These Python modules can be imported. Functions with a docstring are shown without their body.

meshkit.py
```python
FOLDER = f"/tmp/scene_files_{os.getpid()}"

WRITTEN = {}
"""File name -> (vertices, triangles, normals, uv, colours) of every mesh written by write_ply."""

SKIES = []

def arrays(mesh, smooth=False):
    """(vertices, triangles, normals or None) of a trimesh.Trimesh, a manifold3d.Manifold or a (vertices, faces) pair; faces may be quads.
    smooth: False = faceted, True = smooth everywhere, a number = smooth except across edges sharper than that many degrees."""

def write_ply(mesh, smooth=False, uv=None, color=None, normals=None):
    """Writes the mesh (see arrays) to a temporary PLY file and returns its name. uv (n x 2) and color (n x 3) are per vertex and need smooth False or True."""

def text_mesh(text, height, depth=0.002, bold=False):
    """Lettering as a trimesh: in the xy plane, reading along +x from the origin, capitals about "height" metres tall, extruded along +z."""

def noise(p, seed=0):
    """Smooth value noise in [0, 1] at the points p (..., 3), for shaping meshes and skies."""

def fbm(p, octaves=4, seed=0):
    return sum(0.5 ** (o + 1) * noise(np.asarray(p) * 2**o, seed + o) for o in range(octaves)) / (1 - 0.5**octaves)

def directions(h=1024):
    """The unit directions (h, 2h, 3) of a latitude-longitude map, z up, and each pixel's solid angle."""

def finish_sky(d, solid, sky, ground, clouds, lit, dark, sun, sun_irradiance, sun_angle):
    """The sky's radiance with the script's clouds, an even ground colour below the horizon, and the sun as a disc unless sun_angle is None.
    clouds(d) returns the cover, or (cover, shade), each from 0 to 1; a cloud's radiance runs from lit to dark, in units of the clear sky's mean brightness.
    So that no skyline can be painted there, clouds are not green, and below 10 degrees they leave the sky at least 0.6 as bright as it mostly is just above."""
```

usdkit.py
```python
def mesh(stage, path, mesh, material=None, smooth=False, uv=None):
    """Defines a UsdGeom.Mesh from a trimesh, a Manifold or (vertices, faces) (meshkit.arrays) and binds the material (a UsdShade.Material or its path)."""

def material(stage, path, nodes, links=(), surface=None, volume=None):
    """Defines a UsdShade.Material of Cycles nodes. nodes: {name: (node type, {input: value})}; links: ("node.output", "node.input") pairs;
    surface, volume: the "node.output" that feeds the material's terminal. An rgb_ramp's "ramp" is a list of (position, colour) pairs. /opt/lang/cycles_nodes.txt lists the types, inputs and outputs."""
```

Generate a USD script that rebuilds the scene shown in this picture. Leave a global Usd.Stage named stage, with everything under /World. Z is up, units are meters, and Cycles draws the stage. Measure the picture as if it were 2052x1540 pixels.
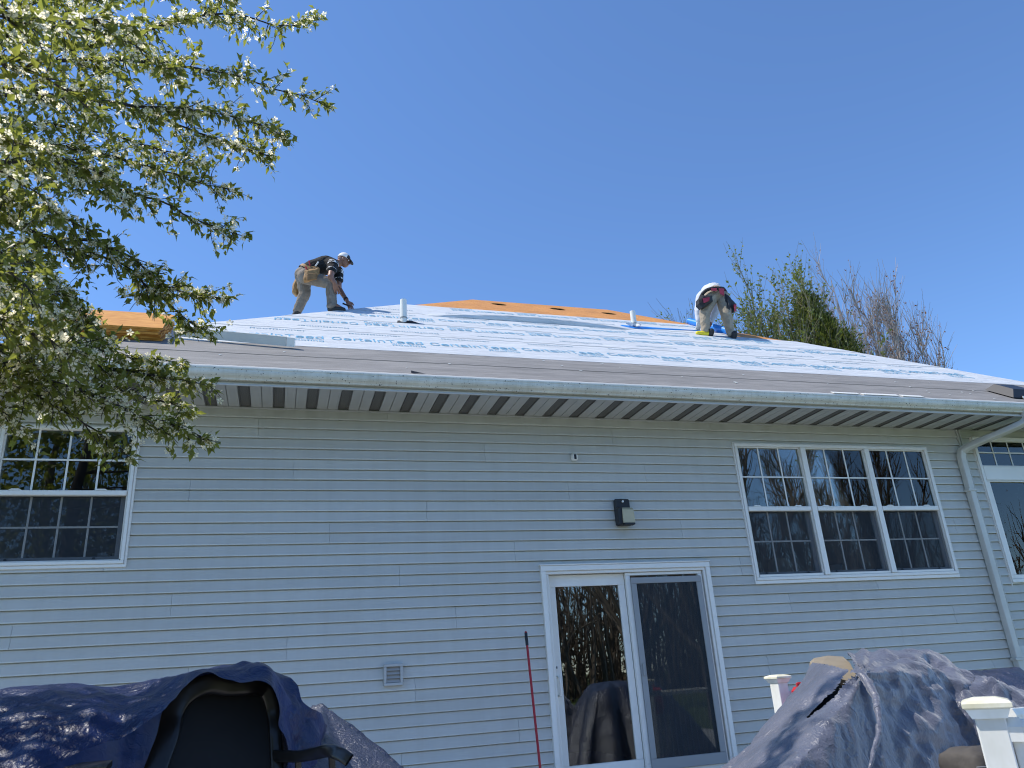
import math
import numpy as np, trimesh, manifold3d as m3
import shapely, shapely.geometry as sg
import usdkit, meshkit
from pxr import Usd, UsdGeom, UsdLux, UsdShade, Sdf, Gf, Vt

stage = Usd.Stage.CreateInMemory()
UsdGeom.SetStageUpAxis(stage, UsdGeom.Tokens.z); UsdGeom.SetStageMetersPerUnit(stage, 1.0)
world = UsdGeom.Xform.Define(stage, '/World'); stage.SetDefaultPrim(world.GetPrim())
UsdGeom.Scope.Define(stage, '/World/Looks')

# ------------------------------------------------------------------ camera, sky, sun, exposure
FPX, CX, CY = 1540.0, 1026.0, 770.0
PITCH, YAW, ROLL = np.radians([20.71, 17.45, -3.817])
def _axes():
    cp, sp, cy, sy = np.cos(PITCH), np.sin(PITCH), np.cos(YAW), np.sin(YAW)
    f = np.array([sy*cp, cy*cp, sp]); r = np.array([cy, -sy, 0]); u = np.cross(r, f)
    c, s = np.cos(ROLL), np.sin(ROLL)
    return c*r+s*u, -s*r+c*u, f
RT, UP, FW = _axes()
cam = UsdGeom.Camera.Define(stage, '/World/camera')
cam.AddTransformOp().Set(Gf.Matrix4d(*RT, 0, *UP, 0, *(-FW), 0, 0, 0, 0, 1))
cam.CreateHorizontalApertureAttr(36.0); cam.CreateVerticalApertureAttr(27.0)
cam.CreateFocalLengthAttr(36.0*FPX/2052); cam.CreateClippingRangeAttr(Gf.Vec2f(0.05, 2000))
cam.CreateFStopAttr(6.5); cam.CreateFocusDistanceAttr(9.5)
cam.CreateExposureAttr(0.6)

SUN = np.array([-0.54, 0.075, 0.84]); SUN /= np.linalg.norm(SUN)
SKY_STRENGTH, SUN_INT = 0.145, 0.9
usdkit.material(stage, '/World/Looks/sky_look', {
    'sky': ('sky_texture', {'sky_type': 'single_scattering', 'sun_disc': False, 'sun_elevation': float(np.arcsin(SUN[2])), 'sun_rotation': float(np.arctan2(SUN[0], SUN[1])),
                            'altitude': 200.0, 'air_density': 1.0, 'aerosol_density': 0.0, 'ozone_density': 10.0}),
    'bg': ('background_shader', {'strength': SKY_STRENGTH})}, [('sky.color', 'bg.color')], surface='bg.background')
dome = UsdLux.DomeLight.Define(stage, '/World/sky')
UsdShade.MaterialBindingAPI.Apply(dome.GetPrim()).Bind(UsdShade.Material.Get(stage, '/World/Looks/sky_look'))
dome.GetPrim().SetCustomDataByKey('kind', 'structure')
sun = UsdLux.DistantLight.Define(stage, '/World/sun')
sun.CreateIntensityAttr(SUN_INT); sun.CreateAngleAttr(0.53); sun.CreateNormalizeAttr(True); sun.CreateColorAttr(Gf.Vec3f(1.0, 0.95, 0.87))
zz = SUN; xx = np.cross([0, 0, 1], zz); xx /= np.linalg.norm(xx); yy = np.cross(zz, xx)
sun.AddTransformOp().Set(Gf.Matrix4d(*xx, 0, *yy, 0, *zz, 0, 0, 0, 0, 1))

# ------------------------------------------------------------------ helpers
def ray(px, py): return RT*(px-CX) - UP*(py-CY) + FW*FPX
def at_y(px, py, y):
    d = ray(px, py); return d*(y/d[1])
def proj(P):
    P = np.atleast_2d(P); w = P@FW
    return np.stack([CX+FPX*(P@RT)/w, CY-FPX*(P@UP)/w], 1)
rng = np.random.default_rng(7)
_used = {}
def numbered(parent, name):
    k = (parent, name); n = _used.get(k, 0); _used[k] = n+1
    return name if n == 0 else f'{name}_{n:03d}'
BASE = {}
def tag(p, label=None, cat=None, group=None, kind=None):
    for k, v in (('label', label), ('category', cat), ('group', group), ('kind', kind)):
        if v: p.SetCustomDataByKey(k, v)
    return p
def thing(name, label, cat, base=(0, 0, 0), group=None, kind=None):
    path = '/World/'+numbered('/World', name)
    x = UsdGeom.Xform.Define(stage, path); x.AddTranslateOp().Set(Gf.Vec3d(*map(float, base)))
    BASE[path] = np.array(base, float); tag(x.GetPrim(), label, cat, group, kind)
    return path
def root(path): return '/'.join(path.split('/')[:3])
def obj(name, mesh, mat, parent='/World', smooth=False, label=None, cat=None, group=None, kind=None):
    path = parent+'/'+numbered(parent, name)
    v, f, n = meshkit.arrays(mesh, smooth)
    if parent != '/World': v = v-BASE[root(parent)]
    m = UsdGeom.Mesh.Define(stage, path)
    m.CreatePointsAttr(Vt.Vec3fArray.FromNumpy(v.astype(np.float32)))
    m.CreateFaceVertexCountsAttr(Vt.IntArray.FromNumpy(np.full(len(f), 3, np.int32)))
    m.CreateFaceVertexIndicesAttr(Vt.IntArray.FromNumpy(np.ascontiguousarray(f, np.int32).ravel()))
    m.CreateSubdivisionSchemeAttr('none')
    if n is not None:
        m.CreateNormalsAttr(Vt.Vec3fArray.FromNumpy(n.astype(np.float32))); m.SetNormalsInterpolation('vertex')
    UsdShade.MaterialBindingAPI.Apply(m.GetPrim()).Bind(MATS[mat])
    tag(m.GetPrim(), label, cat, group, kind)
    return path
MATS = {}
def mat(name, nodes, links=(), surface='p.BSDF', volume=None):
    MATS[name] = usdkit.material(stage, '/World/Looks/'+name, nodes, list(links), surface=surface, volume=volume)
def pmat(name, col, rough=0.5, var=0.0, scale=3.0, bump=0.0, bscale=60.0, bdist=0.004, col2=None, stretch=(1, 1, 1), **kw):
    """Principled with a two-tone noise colour and a fine bump, in world position."""
    col = np.array(col, float); c2 = np.array(col2 if col2 is not None else col*(1-var), float)
    nd = {'g': ('geometry', {}), 'mp': ('mapping', {'scale': stretch}), 'n': ('noise_texture', {'scale': scale, 'detail': 4.0, 'roughness': 0.6}),
          'r': ('rgb_ramp', {'ramp': [(0.32, tuple(c2)), (0.68, tuple(col))]}), 'p': ('principled_bsdf', {'roughness': rough, **kw})}
    lk = [('g.position', 'mp.vector'), ('mp.vector', 'n.vector'), ('n.fac', 'r.fac'), ('r.color', 'p.base_color')]
    if bump:
        nd['nb'] = ('noise_texture', {'scale': bscale, 'detail': 3.0}); nd['b'] = ('bump', {'strength': bump, 'distance': bdist})
        lk += [('mp.vector', 'nb.vector'), ('nb.fac', 'b.height'), ('b.normal', 'p.normal')]
    mat(name, nd, lk)

def box(x0, x1, y0, y1, z0, z1):
    m = trimesh.creation.box([x1-x0, y1-y0, z1-z0]); m.apply_translation([(x0+x1)/2, (y0+y1)/2, (z0+z1)/2]); return m
def cbox(x0, x1, y0, y1, z0, z1, c=0.004):
    """box with chamfered edges"""
    s = np.array([[x0, x1], [y0, y1], [z0, z1]], float); c = min(c, 0.45*min(s[:, 1]-s[:, 0])); pts = []
    for i in (0, 1):
        for j in (0, 1):
            for k in (0, 1):
                p = np.array([s[0, i], s[1, j], s[2, k]]); d = np.array([1-2*i, 1-2*j, 1-2*k])*c
                for a in range(3):
                    q = p+d; q[a] = p[a]; pts.append(q)
    return trimesh.convex.convex_hull(np.array(pts))
def cat(*ms): return trimesh.util.concatenate([trimesh.Trimesh(*meshkit.arrays(m)[:2], process=False) for m in ms])
def hull(pts): return trimesh.convex.convex_hull(np.array(pts, float))
def tubes(P, R, sides=4):
    """P (k,n,3) polylines, R (k,n) radii -> one mesh (open ended)"""
    P, R = np.asarray(P, float), np.asarray(R, float); k, n, _ = P.shape
    T = np.gradient(P, axis=1); T /= np.maximum(np.linalg.norm(T, axis=2, keepdims=True), 1e-9)
    ref = np.where(np.abs(T[:, :1, 2:3]) > 0.9, np.array([1.0, 0.1, 0]), np.array([0.05, 0.1, 1.0]))
    ref = np.broadcast_to(ref, T.shape)
    A = np.cross(T, ref); A /= np.maximum(np.linalg.norm(A, axis=2, keepdims=True), 1e-9); B = np.cross(T, A)
    a = np.arange(sides)/sides*2*np.pi
    V = P[:, :, None]+R[:, :, None, None]*(A[:, :, None]*np.cos(a)[:, None]+B[:, :, None]*np.sin(a)[:, None])
    idx = np.arange(k*n*sides).reshape(k, n, sides)
    q0, q1 = idx[:, :-1], idx[:, 1:]; r0, r1 = np.roll(q0, -1, 2), np.roll(q1, -1, 2)
    F = np.concatenate([np.stack([q0, r0, q1], -1).reshape(-1, 3), np.stack([r0, r1, q1], -1).reshape(-1, 3)])
    return trimesh.Trimesh(V.reshape(-1, 3), F[:, ::-1], process=False)
def resample(pts, n):
    """smooth (Catmull-Rom like) resampling of a polyline"""
    from scipy.interpolate import PchipInterpolator
    pts = np.array(pts, float); t = np.r_[0, np.cumsum(np.linalg.norm(np.diff(pts, axis=0), axis=1))]
    return PchipInterpolator(t, pts)(np.linspace(0, t[-1], n))
def tube1(pts, r, sides=10, n=None, caps=True):
    P = resample(pts, n) if n else np.array(pts, float); r = np.broadcast_to(np.asarray(r, float), (len(P),)) if np.ndim(r) else np.full(len(P), float(r))
    m = tubes(P[None], r[None], sides)
    if caps:
        v = np.vstack([m.vertices, P[:1], P[-1:]]); a = len(m.vertices); k = np.arange(sides); last = (len(P)-1)*sides
        F = np.vstack([m.faces, np.stack([k, np.roll(k, -1), np.full(sides, a)], 1), np.stack([last+np.roll(k, -1), last+k, np.full(sides, a+1)], 1)])
        m = trimesh.Trimesh(v, F, process=False)
    return m
def extrude_x(poly_yz, x0, x1):
    """closed (y,z) polygon extruded along x"""
    g = trimesh.creation.extrude_polygon(sg.Polygon(poly_yz), x1-x0, engine='earcut')
    v = np.array(g.vertices); return trimesh.Trimesh(np.stack([v[:, 2]+x0, v[:, 0], v[:, 1]], 1), g.faces)
def wallpoly(poly, y0, y1):
    """shapely polygon in (x,z) extruded in y"""
    out = []
    for p in getattr(poly, 'geoms', [poly]):
        if p.area < 1e-6: continue
        g = trimesh.creation.extrude_polygon(p, y1-y0, engine='earcut'); v = np.array(g.vertices)
        out.append(trimesh.Trimesh(np.stack([v[:, 0], y1-v[:, 2], v[:, 1]], 1), g.faces))
    return trimesh.util.concatenate(out)

# ------------------------------------------------------------------ materials
mat('siding', {'g': ('geometry', {}), 'mp': ('mapping', {'scale': (0.35, 1, 5.0)}), 'n': ('noise_texture', {'scale': 1.1, 'detail': 4.0, 'roughness': 0.6}), 'r': ('rgb_ramp', {'ramp': [(0.3, (0.595, 0.61, 0.57)), (0.7, (0.655, 0.67, 0.63))]}),
    'o': ('object_info', {}), 'mr': ('map_range', {'to_min': 0.93, 'to_max': 1.04}), 'm1': ('mix', {'mix_type': 'multiply', 'fac': 1.0}),
    'ms': ('mapping', {'scale': (5.0, 1.0, 0.35)}), 's': ('noise_texture', {'scale': 1.6, 'detail': 5.0, 'roughness': 0.7}), 'sr': ('rgb_ramp', {'ramp': [(0.34, (0.86, 0.85, 0.83)), (0.56, (1, 1, 1))]}), 'm2': ('mix', {'mix_type': 'multiply', 'fac': 0.3}),
    'nb': ('noise_texture', {'scale': 7.0, 'detail': 2.0}), 'b': ('bump', {'strength': 0.3, 'distance': 0.008}), 'p': ('principled_bsdf', {'roughness': 0.42})},
    [('g.position', 'mp.vector'), ('mp.vector', 'n.vector'), ('n.fac', 'r.fac'), ('o.random', 'mr.value'), ('r.color', 'm1.color1'), ('mr.result', 'm1.color2'), ('g.position', 'ms.vector'), ('ms.vector', 's.vector'), ('s.fac', 'sr.fac'), ('m1.color', 'm2.color1'), ('sr.color', 'm2.color2'),
     ('m2.color', 'p.base_color'), ('mp.vector', 'nb.vector'), ('nb.fac', 'b.height'), ('b.normal', 'p.normal')])
pmat('vent_grey', (0.47, 0.475, 0.455), 0.45, var=0.06)
pmat('white_vinyl', (0.82, 0.80, 0.735), 0.35, var=0.05, scale=4.0, bump=0.06, bscale=40)
pmat('white_post', (0.80, 0.80, 0.775), 0.4, col2=(0.66, 0.66, 0.60), scale=9.0, bump=0.1, bscale=30, stretch=(1, 1, 0.4))
pmat('yellowed_cap', (0.80, 0.775, 0.64), 0.38, col2=(0.66, 0.62, 0.44), scale=16.0, bump=0.1)
pmat('sash_grey', (0.30, 0.31, 0.31), 0.5, var=0.05)
pmat('dark_gap', (0.02, 0.021, 0.024), 0.7)
pmat('soffit', (0.50, 0.51, 0.50), 0.5, var=0.10, scale=5, stretch=(1, 1, 1))
mat('soffit_vented', {'g': ('geometry', {}), 's': ('separate_xyz', {}), 'mx': ('math', {'math_type': 'multiply', 'value2': 520.0}), 'my': ('math', {'math_type': 'multiply', 'value2': 360.0}),
    'sx': ('math', {'math_type': 'sine'}), 'sy': ('math', {'math_type': 'sine'}), 'm': ('math', {'math_type': 'multiply'}), 'r': ('rgb_ramp', {'ramp': [(0.0, (0.17, 0.165, 0.155)), (0.35, (0.11, 0.105, 0.10)), (0.5, (0.02, 0.02, 0.02))]}),
    'p': ('principled_bsdf', {'roughness': 0.6})},
    [('g.position', 's.vector'), ('s.x', 'mx.value1'), ('s.y', 'my.value1'), ('mx.value', 'sx.value1'), ('my.value', 'sy.value1'), ('sx.value', 'm.value1'), ('sy.value', 'm.value2'), ('m.value', 'r.fac'), ('r.color', 'p.base_color')])
mat('gutter', {'g': ('geometry', {}), 'mp': ('mapping', {'scale': (0.6, 3, 3)}), 'n': ('noise_texture', {'scale': 5.0, 'detail': 5.0}), 'r': ('rgb_ramp', {'ramp': [(0.3, (0.58, 0.58, 0.50)), (0.7, (0.72, 0.71, 0.62))]}),
    'ms': ('mapping', {'scale': (9.0, 1.0, 1.0)}), 's': ('noise_texture', {'scale': 2.2, 'detail': 6.0, 'roughness': 0.7}), 'sr': ('rgb_ramp', {'ramp': [(0.33, (0.66, 0.64, 0.58)), (0.55, (1, 1, 1))]}), 'ml': ('mix', {'mix_type': 'multiply', 'fac': 0.4}),
    'v': ('noise_texture', {'scale': 60.0, 'detail': 1.0}), 'vr': ('rgb_ramp', {'ramp': [(0.0, (0, 0, 0)), (0.70, (0, 0, 0)), (0.72, (1, 1, 1))]}), 'w': ('noise_texture', {'scale': 2.5, 'detail': 1.0}), 'b': ('bump', {'strength': 0.35, 'distance': 0.02}),
    'mx': ('mix', {'color2': (0.03, 0.03, 0.03)}), 'p': ('principled_bsdf', {'roughness': 0.4})},
    [('g.position', 'mp.vector'), ('mp.vector', 'n.vector'), ('n.fac', 'r.fac'), ('g.position', 'ms.vector'), ('ms.vector', 's.vector'), ('s.fac', 'sr.fac'), ('r.color', 'ml.color1'), ('sr.color', 'ml.color2'), ('g.position', 'v.vector'), ('v.fac', 'vr.fac'), ('vr.color', 'mx.fac'), ('ml.color', 'mx.color1'), ('mx.color', 'p.base_color'),
     ('g.position', 'w.vector'), ('w.fac', 'b.height'), ('b.normal', 'p.normal')])
pmat('downspout', (0.60, 0.59, 0.53), 0.4, var=0.12, scale=3.5)
# roof coverings: long wrinkles run along the rolls
mat('membrane', {'g': ('geometry', {}), 'mp': ('mapping', {'scale': (0.5, 2.2, 2.2)}), 'n': ('noise_texture', {'scale': 3.0, 'detail': 6.0, 'roughness': 0.65}), 'r': ('rgb_ramp', {'ramp': [(0.3, (0.175, 0.168, 0.157)), (0.7, (0.27, 0.258, 0.242))]}),
    'f': ('noise_texture', {'scale': 260.0, 'detail': 2.0}), 'fr': ('rgb_ramp', {'ramp': [(0.3, (0.78, 0.78, 0.78)), (0.7, (1.2, 1.2, 1.2))]}), 'mu': ('mix', {'mix_type': 'multiply', 'fac': 1.0}),
    'w': ('noise_texture', {'scale': 4.5, 'detail': 3.0, 'distortion': 1.2}), 'b': ('bump', {'strength': 0.55, 'distance': 0.03}), 'p': ('principled_bsdf', {'roughness': 0.75})},
    [('g.position', 'mp.vector'), ('mp.vector', 'n.vector'), ('n.fac', 'r.fac'), ('g.position', 'f.vector'), ('f.fac', 'fr.fac'), ('r.color', 'mu.color1'), ('fr.color', 'mu.color2'), ('mu.color', 'p.base_color'),
     ('mp.vector', 'w.vector'), ('w.fac', 'b.height'), ('b.normal', 'p.normal')])
mat('underlayment', {'g': ('geometry', {}), 'mp': ('mapping', {'scale': (0.45, 2.6, 2.6)}), 'n': ('noise_texture', {'scale': 3.0, 'detail': 6.0, 'roughness': 0.65}), 'r': ('rgb_ramp', {'ramp': [(0.3, (0.50, 0.525, 0.54)), (0.7, (0.62, 0.645, 0.655))]}),
    'w': ('noise_texture', {'scale': 5.0, 'detail': 4.0, 'distortion': 1.4}), 'b': ('bump', {'strength': 0.8, 'distance': 0.04}), 'p': ('principled_bsdf', {'roughness': 0.55})},
    [('g.position', 'mp.vector'), ('mp.vector', 'n.vector'), ('n.fac', 'r.fac'), ('r.color', 'p.base_color'), ('mp.vector', 'w.vector'), ('w.fac', 'b.height'), ('b.normal', 'p.normal')])
pmat('print_blue', (0.16, 0.43, 0.63), 0.5, var=0.25, scale=20)
pmat('print_grey_blue', (0.21, 0.36, 0.47), 0.5, var=0.3, scale=20)
pmat('roll_blue', (0.01, 0.22, 0.72), 0.4, var=0.1, scale=12, bump=0.2, bscale=20)
mat('osb', {'g': ('geometry', {}), 'mp': ('mapping', {'scale': (0.55, 1.3, 1.3)}), 'v': ('voronoi_texture', {}) if False else ('noise_texture', {'scale': 34.0, 'detail': 3.0, 'distortion': 2.5}),
    'r': ('rgb_ramp', {'ramp': [(0.25, (0.24, 0.09, 0.02)), (0.45, (0.52, 0.225, 0.05)), (0.6, (0.63, 0.30, 0.08)), (0.78, (0.70, 0.40, 0.14))]}), 'n': ('noise_texture', {'scale': 2.0, 'detail': 3.0}), 'nr': ('rgb_ramp', {'ramp': [(0.3, (0.85, 0.8, 0.78)), (0.7, (1.1, 1.05, 1.0))]}),
    'mu': ('mix', {'mix_type': 'multiply', 'fac': 1.0}), 'b': ('bump', {'strength': 0.4, 'distance': 0.004}), 'p': ('principled_bsdf', {'roughness': 0.7})},
    [('g.position', 'mp.vector'), ('mp.vector', 'v.vector'), ('v.fac', 'r.fac'), ('g.position', 'n.vector'), ('n.fac', 'nr.fac'), ('r.color', 'mu.color1'), ('nr.color', 'mu.color2'), ('mu.color', 'p.base_color'), ('v.fac', 'b.height'), ('b.normal', 'p.normal')])
pmat('orange_board', (0.62, 0.29, 0.05), 0.75, col2=(0.46, 0.18, 0.02), scale=14, bump=0.5, bscale=60, stretch=(0.6, 1, 1))
pmat('pvc', (0.72, 0.73, 0.68), 0.4, var=0.12, scale=8)
pmat('black_plastic', (0.018, 0.019, 0.022), 0.45, var=0.2, scale=20)
pmat('lamp_lens', (0.52, 0.46, 0.30), 0.4, var=0.1, scale=12)
pmat('red_paint', (0.46, 0.022, 0.032), 0.4, var=0.2, scale=15)
pmat('interior_wall', (0.26, 0.21, 0.15), 0.8, var=0.1)
pmat('interior_floor', (0.10, 0.06, 0.035), 0.6, var=0.2, scale=6)
pmat('beige_cloth', (0.62, 0.52, 0.38), 0.9, var=0.25, scale=14, bump=0.4, bscale=80)
pmat('white_china', (0.75, 0.75, 0.72), 0.3)
pmat('blind', (0.10, 0.105, 0.11), 0.7, var=0.1)
def pane_mat(name, boost, tint=(0.88, 0.90, 0.89)):
    mat(name, {'f': ('fresnel', {'IOR': 1.5}), 'mu': ('math', {'math_type': 'multiply', 'value2': boost, 'use_clamp': True}), 'g': ('geometry', {}), 'n': ('noise_texture', {'scale': 1.6, 'detail': 1.0}), 'b': ('bump', {'strength': 0.05, 'distance': 0.03}),
        't': ('transparent_bsdf', {'color': tint}), 'gl': ('glossy_bsdf', {'color': (0.95, 0.98, 0.97), 'roughness': 0.0}), 'mx': ('mix_closure', {})},
        [('f.fac', 'mu.value1'), ('mu.value', 'mx.fac'), ('t.BSDF', 'mx.closure1'), ('gl.BSDF', 'mx.closure2'), ('g.position', 'n.vector'), ('n.fac', 'b.height'), ('b.normal', 'gl.normal')], surface='mx.closure')
pane_mat('glass', 1.6); pane_mat('door_glass', 3.0)
mat('screen', {'t': ('transparent_bsdf', {'color': (1, 1, 1)}), 'd': ('diffuse_bsdf', {'color': (0.05, 0.052, 0.053)}), 'mx': ('mix_closure', {'fac': 0.28})},
    [('t.BSDF', 'mx.closure1'), ('d.BSDF', 'mx.closure2')], surface='mx.closure')
# people
pmat('skin', (0.24, 0.115, 0.072), 0.5, var=0.12, scale=25, subsurface_weight=0.05)
pmat('khaki', (0.205, 0.175, 0.145), 0.85, var=0.22, scale=12, bump=0.6, bscale=26, bdist=0.02)
pmat('khaki_light', (0.34, 0.285, 0.21), 0.85, var=0.20, scale=12, bump=0.6, bscale=26, bdist=0.02)
pmat('black_jersey', (0.007, 0.0068, 0.0075), 0.9, var=0.3, scale=14, bump=0.6, bscale=24, bdist=0.02)
pmat('white_shirt', (0.52, 0.54, 0.58), 0.8, var=0.08, scale=12, bump=0.5, bscale=24, bdist=0.02)
mat('sleeve_band', {'g': ('geometry', {}), 'n': ('noise_texture', {'scale': 42.0, 'detail': 1.0}), 'r': ('rgb_ramp', {'ramp': [(0.44, (0.70, 0.70, 0.70)), (0.5, (0.05, 0.05, 0.05))]}), 'p': ('principled_bsdf', {'roughness': 0.8})},
    [('g.position', 'n.vector'), ('n.fac', 'r.fac'), ('r.color', 'p.base_color')])
pmat('leather', (0.36, 0.20, 0.07), 0.7, var=0.4, scale=18, bump=0.4, bscale=40)
pmat('leather_dark', (0.26, 0.135, 0.045), 0.7, var=0.4, scale=18, bump=0.4, bscale=40)
pmat('dark_nylon', (0.02, 0.02, 0.022), 0.75, var=0.3, scale=20, bump=0.5, bscale=40)
pmat('red_nylon', (0.42, 0.03, 0.06), 0.7, var=0.25, scale=25)
pmat('shoe_dark', (0.025, 0.026, 0.026), 0.7, var=0.3, scale=30)
pmat('shoe_yellow', (0.75, 0.62, 0.03), 0.55, var=0.1, scale=20)
pmat('cap_white', (0.72, 0.72, 0.72), 0.8, var=0.08, scale=20)
pmat('glove_white', (0.66, 0.65, 0.62), 0.8, var=0.1, scale=20)
pmat('hair', (0.02, 0.014, 0.01), 0.7)
# cloth covers
def cloth_mat(name, c1, c2, rough, s1, s2, strength, dist=0.02, spec=0.5, sheen=0.0):
    mat(name, {'g': ('geometry', {}), 'n': ('noise_texture', {'scale': 5.0, 'detail': 5.0}), 'r': ('rgb_ramp', {'ramp': [(0.3, c1), (0.7, c2)]}),
        'a': ('noise_texture', {'scale': s1, 'detail': 4.0, 'distortion': 1.4, 'type': 'ridged_multifractal'}), 'c': ('noise_texture', {'scale': s2, 'detail': 3.0, 'distortion': 0.8}), 'ad': ('mix_float', {'fac': 0.4}),
        'b': ('bump', {'strength': strength, 'distance': dist}), 'p': ('principled_bsdf', {'roughness': rough, 'specular_ior_level': spec, 'sheen_weight': sheen})},
        [('g.position', 'n.vector'), ('n.fac', 'r.fac'), ('r.color', 'p.base_color'), ('g.position', 'a.vector'), ('g.position', 'c.vector'), ('a.fac', 'ad.a'), ('c.fac', 'ad.b'), ('ad.result', 'b.height'), ('b.normal', 'p.normal')])
cloth_mat('cover_grey_blue', (0.052, 0.056, 0.083), (0.086, 0.092, 0.130), 0.46, 16.0, 85.0, 0.7, 0.015, 1.0, 0.35)
cloth_mat('tarp_blue', (0.003, 0.008, 0.038), (0.007, 0.016, 0.075), 0.38, 9.0, 50.0, 0.6, 0.03, 0.45)
cloth_mat('tarp_inner', (0.006, 0.04, 0.20), (0.010, 0.065, 0.30), 0.4, 5.0, 30.0, 0.35, 0.02)
cloth_mat('tarp_slate', (0.020, 0.026, 0.05), (0.035, 0.042, 0.08), 0.38, 16.0, 90.0, 0.9, 0.02, 1.0)
pmat('chair_metal', (0.055, 0.05, 0.046), 0.26, var=0.35, scale=10, metallic=0.7)
pmat('sling', (0.012, 0.013, 0.015), 0.75, var=0.2, scale=30)
pmat('brown_cover', (0.075, 0.065, 0.055), 0.8, var=0.3, scale=14, bump=0.5, bscale=50)
pmat('cardboard', (0.27, 0.225, 0.16), 0.85, var=0.15, scale=12)
# vegetation
def leaf_mat(name, ramp, trans=0.45, rough=0.45):
    mat(name, {'g': ('geometry', {}), 'r': ('rgb_ramp', {'ramp': ramp}), 'p': ('principled_bsdf', {'roughness': rough}), 't': ('translucent_bsdf', {}), 'hs': ('hsv', {'hue': 0.49, 'saturation': 1.05, 'value': 1.8}), 'mx': ('mix_closure', {'fac': trans})},
        [('g.random_per_island', 'r.fac'), ('r.color', 'p.base_color'), ('r.color', 'hs.color'), ('hs.color', 't.color'), ('p.BSDF', 'mx.closure1'), ('t.BSDF', 'mx.closure2')], surface='mx.closure')
leaf_mat('crab_leaf', [(0, (0.15, 0.17, 0.035)), (0.5, (0.25, 0.275, 0.062)), (0.85, (0.34, 0.36, 0.09)), (1, (0.42, 0.34, 0.09))], 0.6)
leaf_mat('blossom', [(0, (0.80, 0.76, 0.58)), (0.7, (0.90, 0.86, 0.72)), (0.9, (0.82, 0.68, 0.54)), (1, (0.6, 0.48, 0.25))], 0.5, 0.6)
leaf_mat('bud_leaf', [(0, (0.13, 0.16, 0.03)), (0.6, (0.19, 0.22, 0.04)), (1, (0.26, 0.18, 0.05))], 0.35)
leaf_mat('red_bud', [(0, (0.20, 0.10, 0.05)), (0.6, (0.27, 0.12, 0.06)), (1, (0.12, 0.14, 0.05))], 0.3)
leaf_mat('conifer_leaf', [(0, (0.08, 0.10, 0.02)), (0.6, (0.15, 0.165, 0.032)), (1, (0.21, 0.21, 0.045))], 0.35, 0.6)
pmat('bark_dark', (0.05, 0.042, 0.036), 0.9, var=0.45, scale=16, bump=0.6, bscale=30)
pmat('bark_grey', (0.36, 0.31, 0.285), 0.9, var=0.35, scale=6)
pmat('bark_olive', (0.24, 0.21, 0.13), 0.9, var=0.4, scale=6)
pmat('bark_brown', (0.15, 0.12, 0.095), 0.9, var=0.4, scale=6)
pmat('lawn_grass', (0.09, 0.13, 0.022), 0.95, var=0.45, scale=0.6, bump=0.8, bscale=25, bdist=0.05)
pmat('deck_wood', (0.47, 0.46, 0.43), 0.8, var=0.3, scale=4, stretch=(0.4, 3, 1))
pmat('woodland_floor', (0.11, 0.085, 0.06), 0.95, var=0.5, scale=1.0)
leaf_mat('brush_leaf', [(0, (0.13, 0.095, 0.065)), (0.5, (0.19, 0.145, 0.105)), (1, (0.13, 0.13, 0.06))], 0.2, 0.8)

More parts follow.
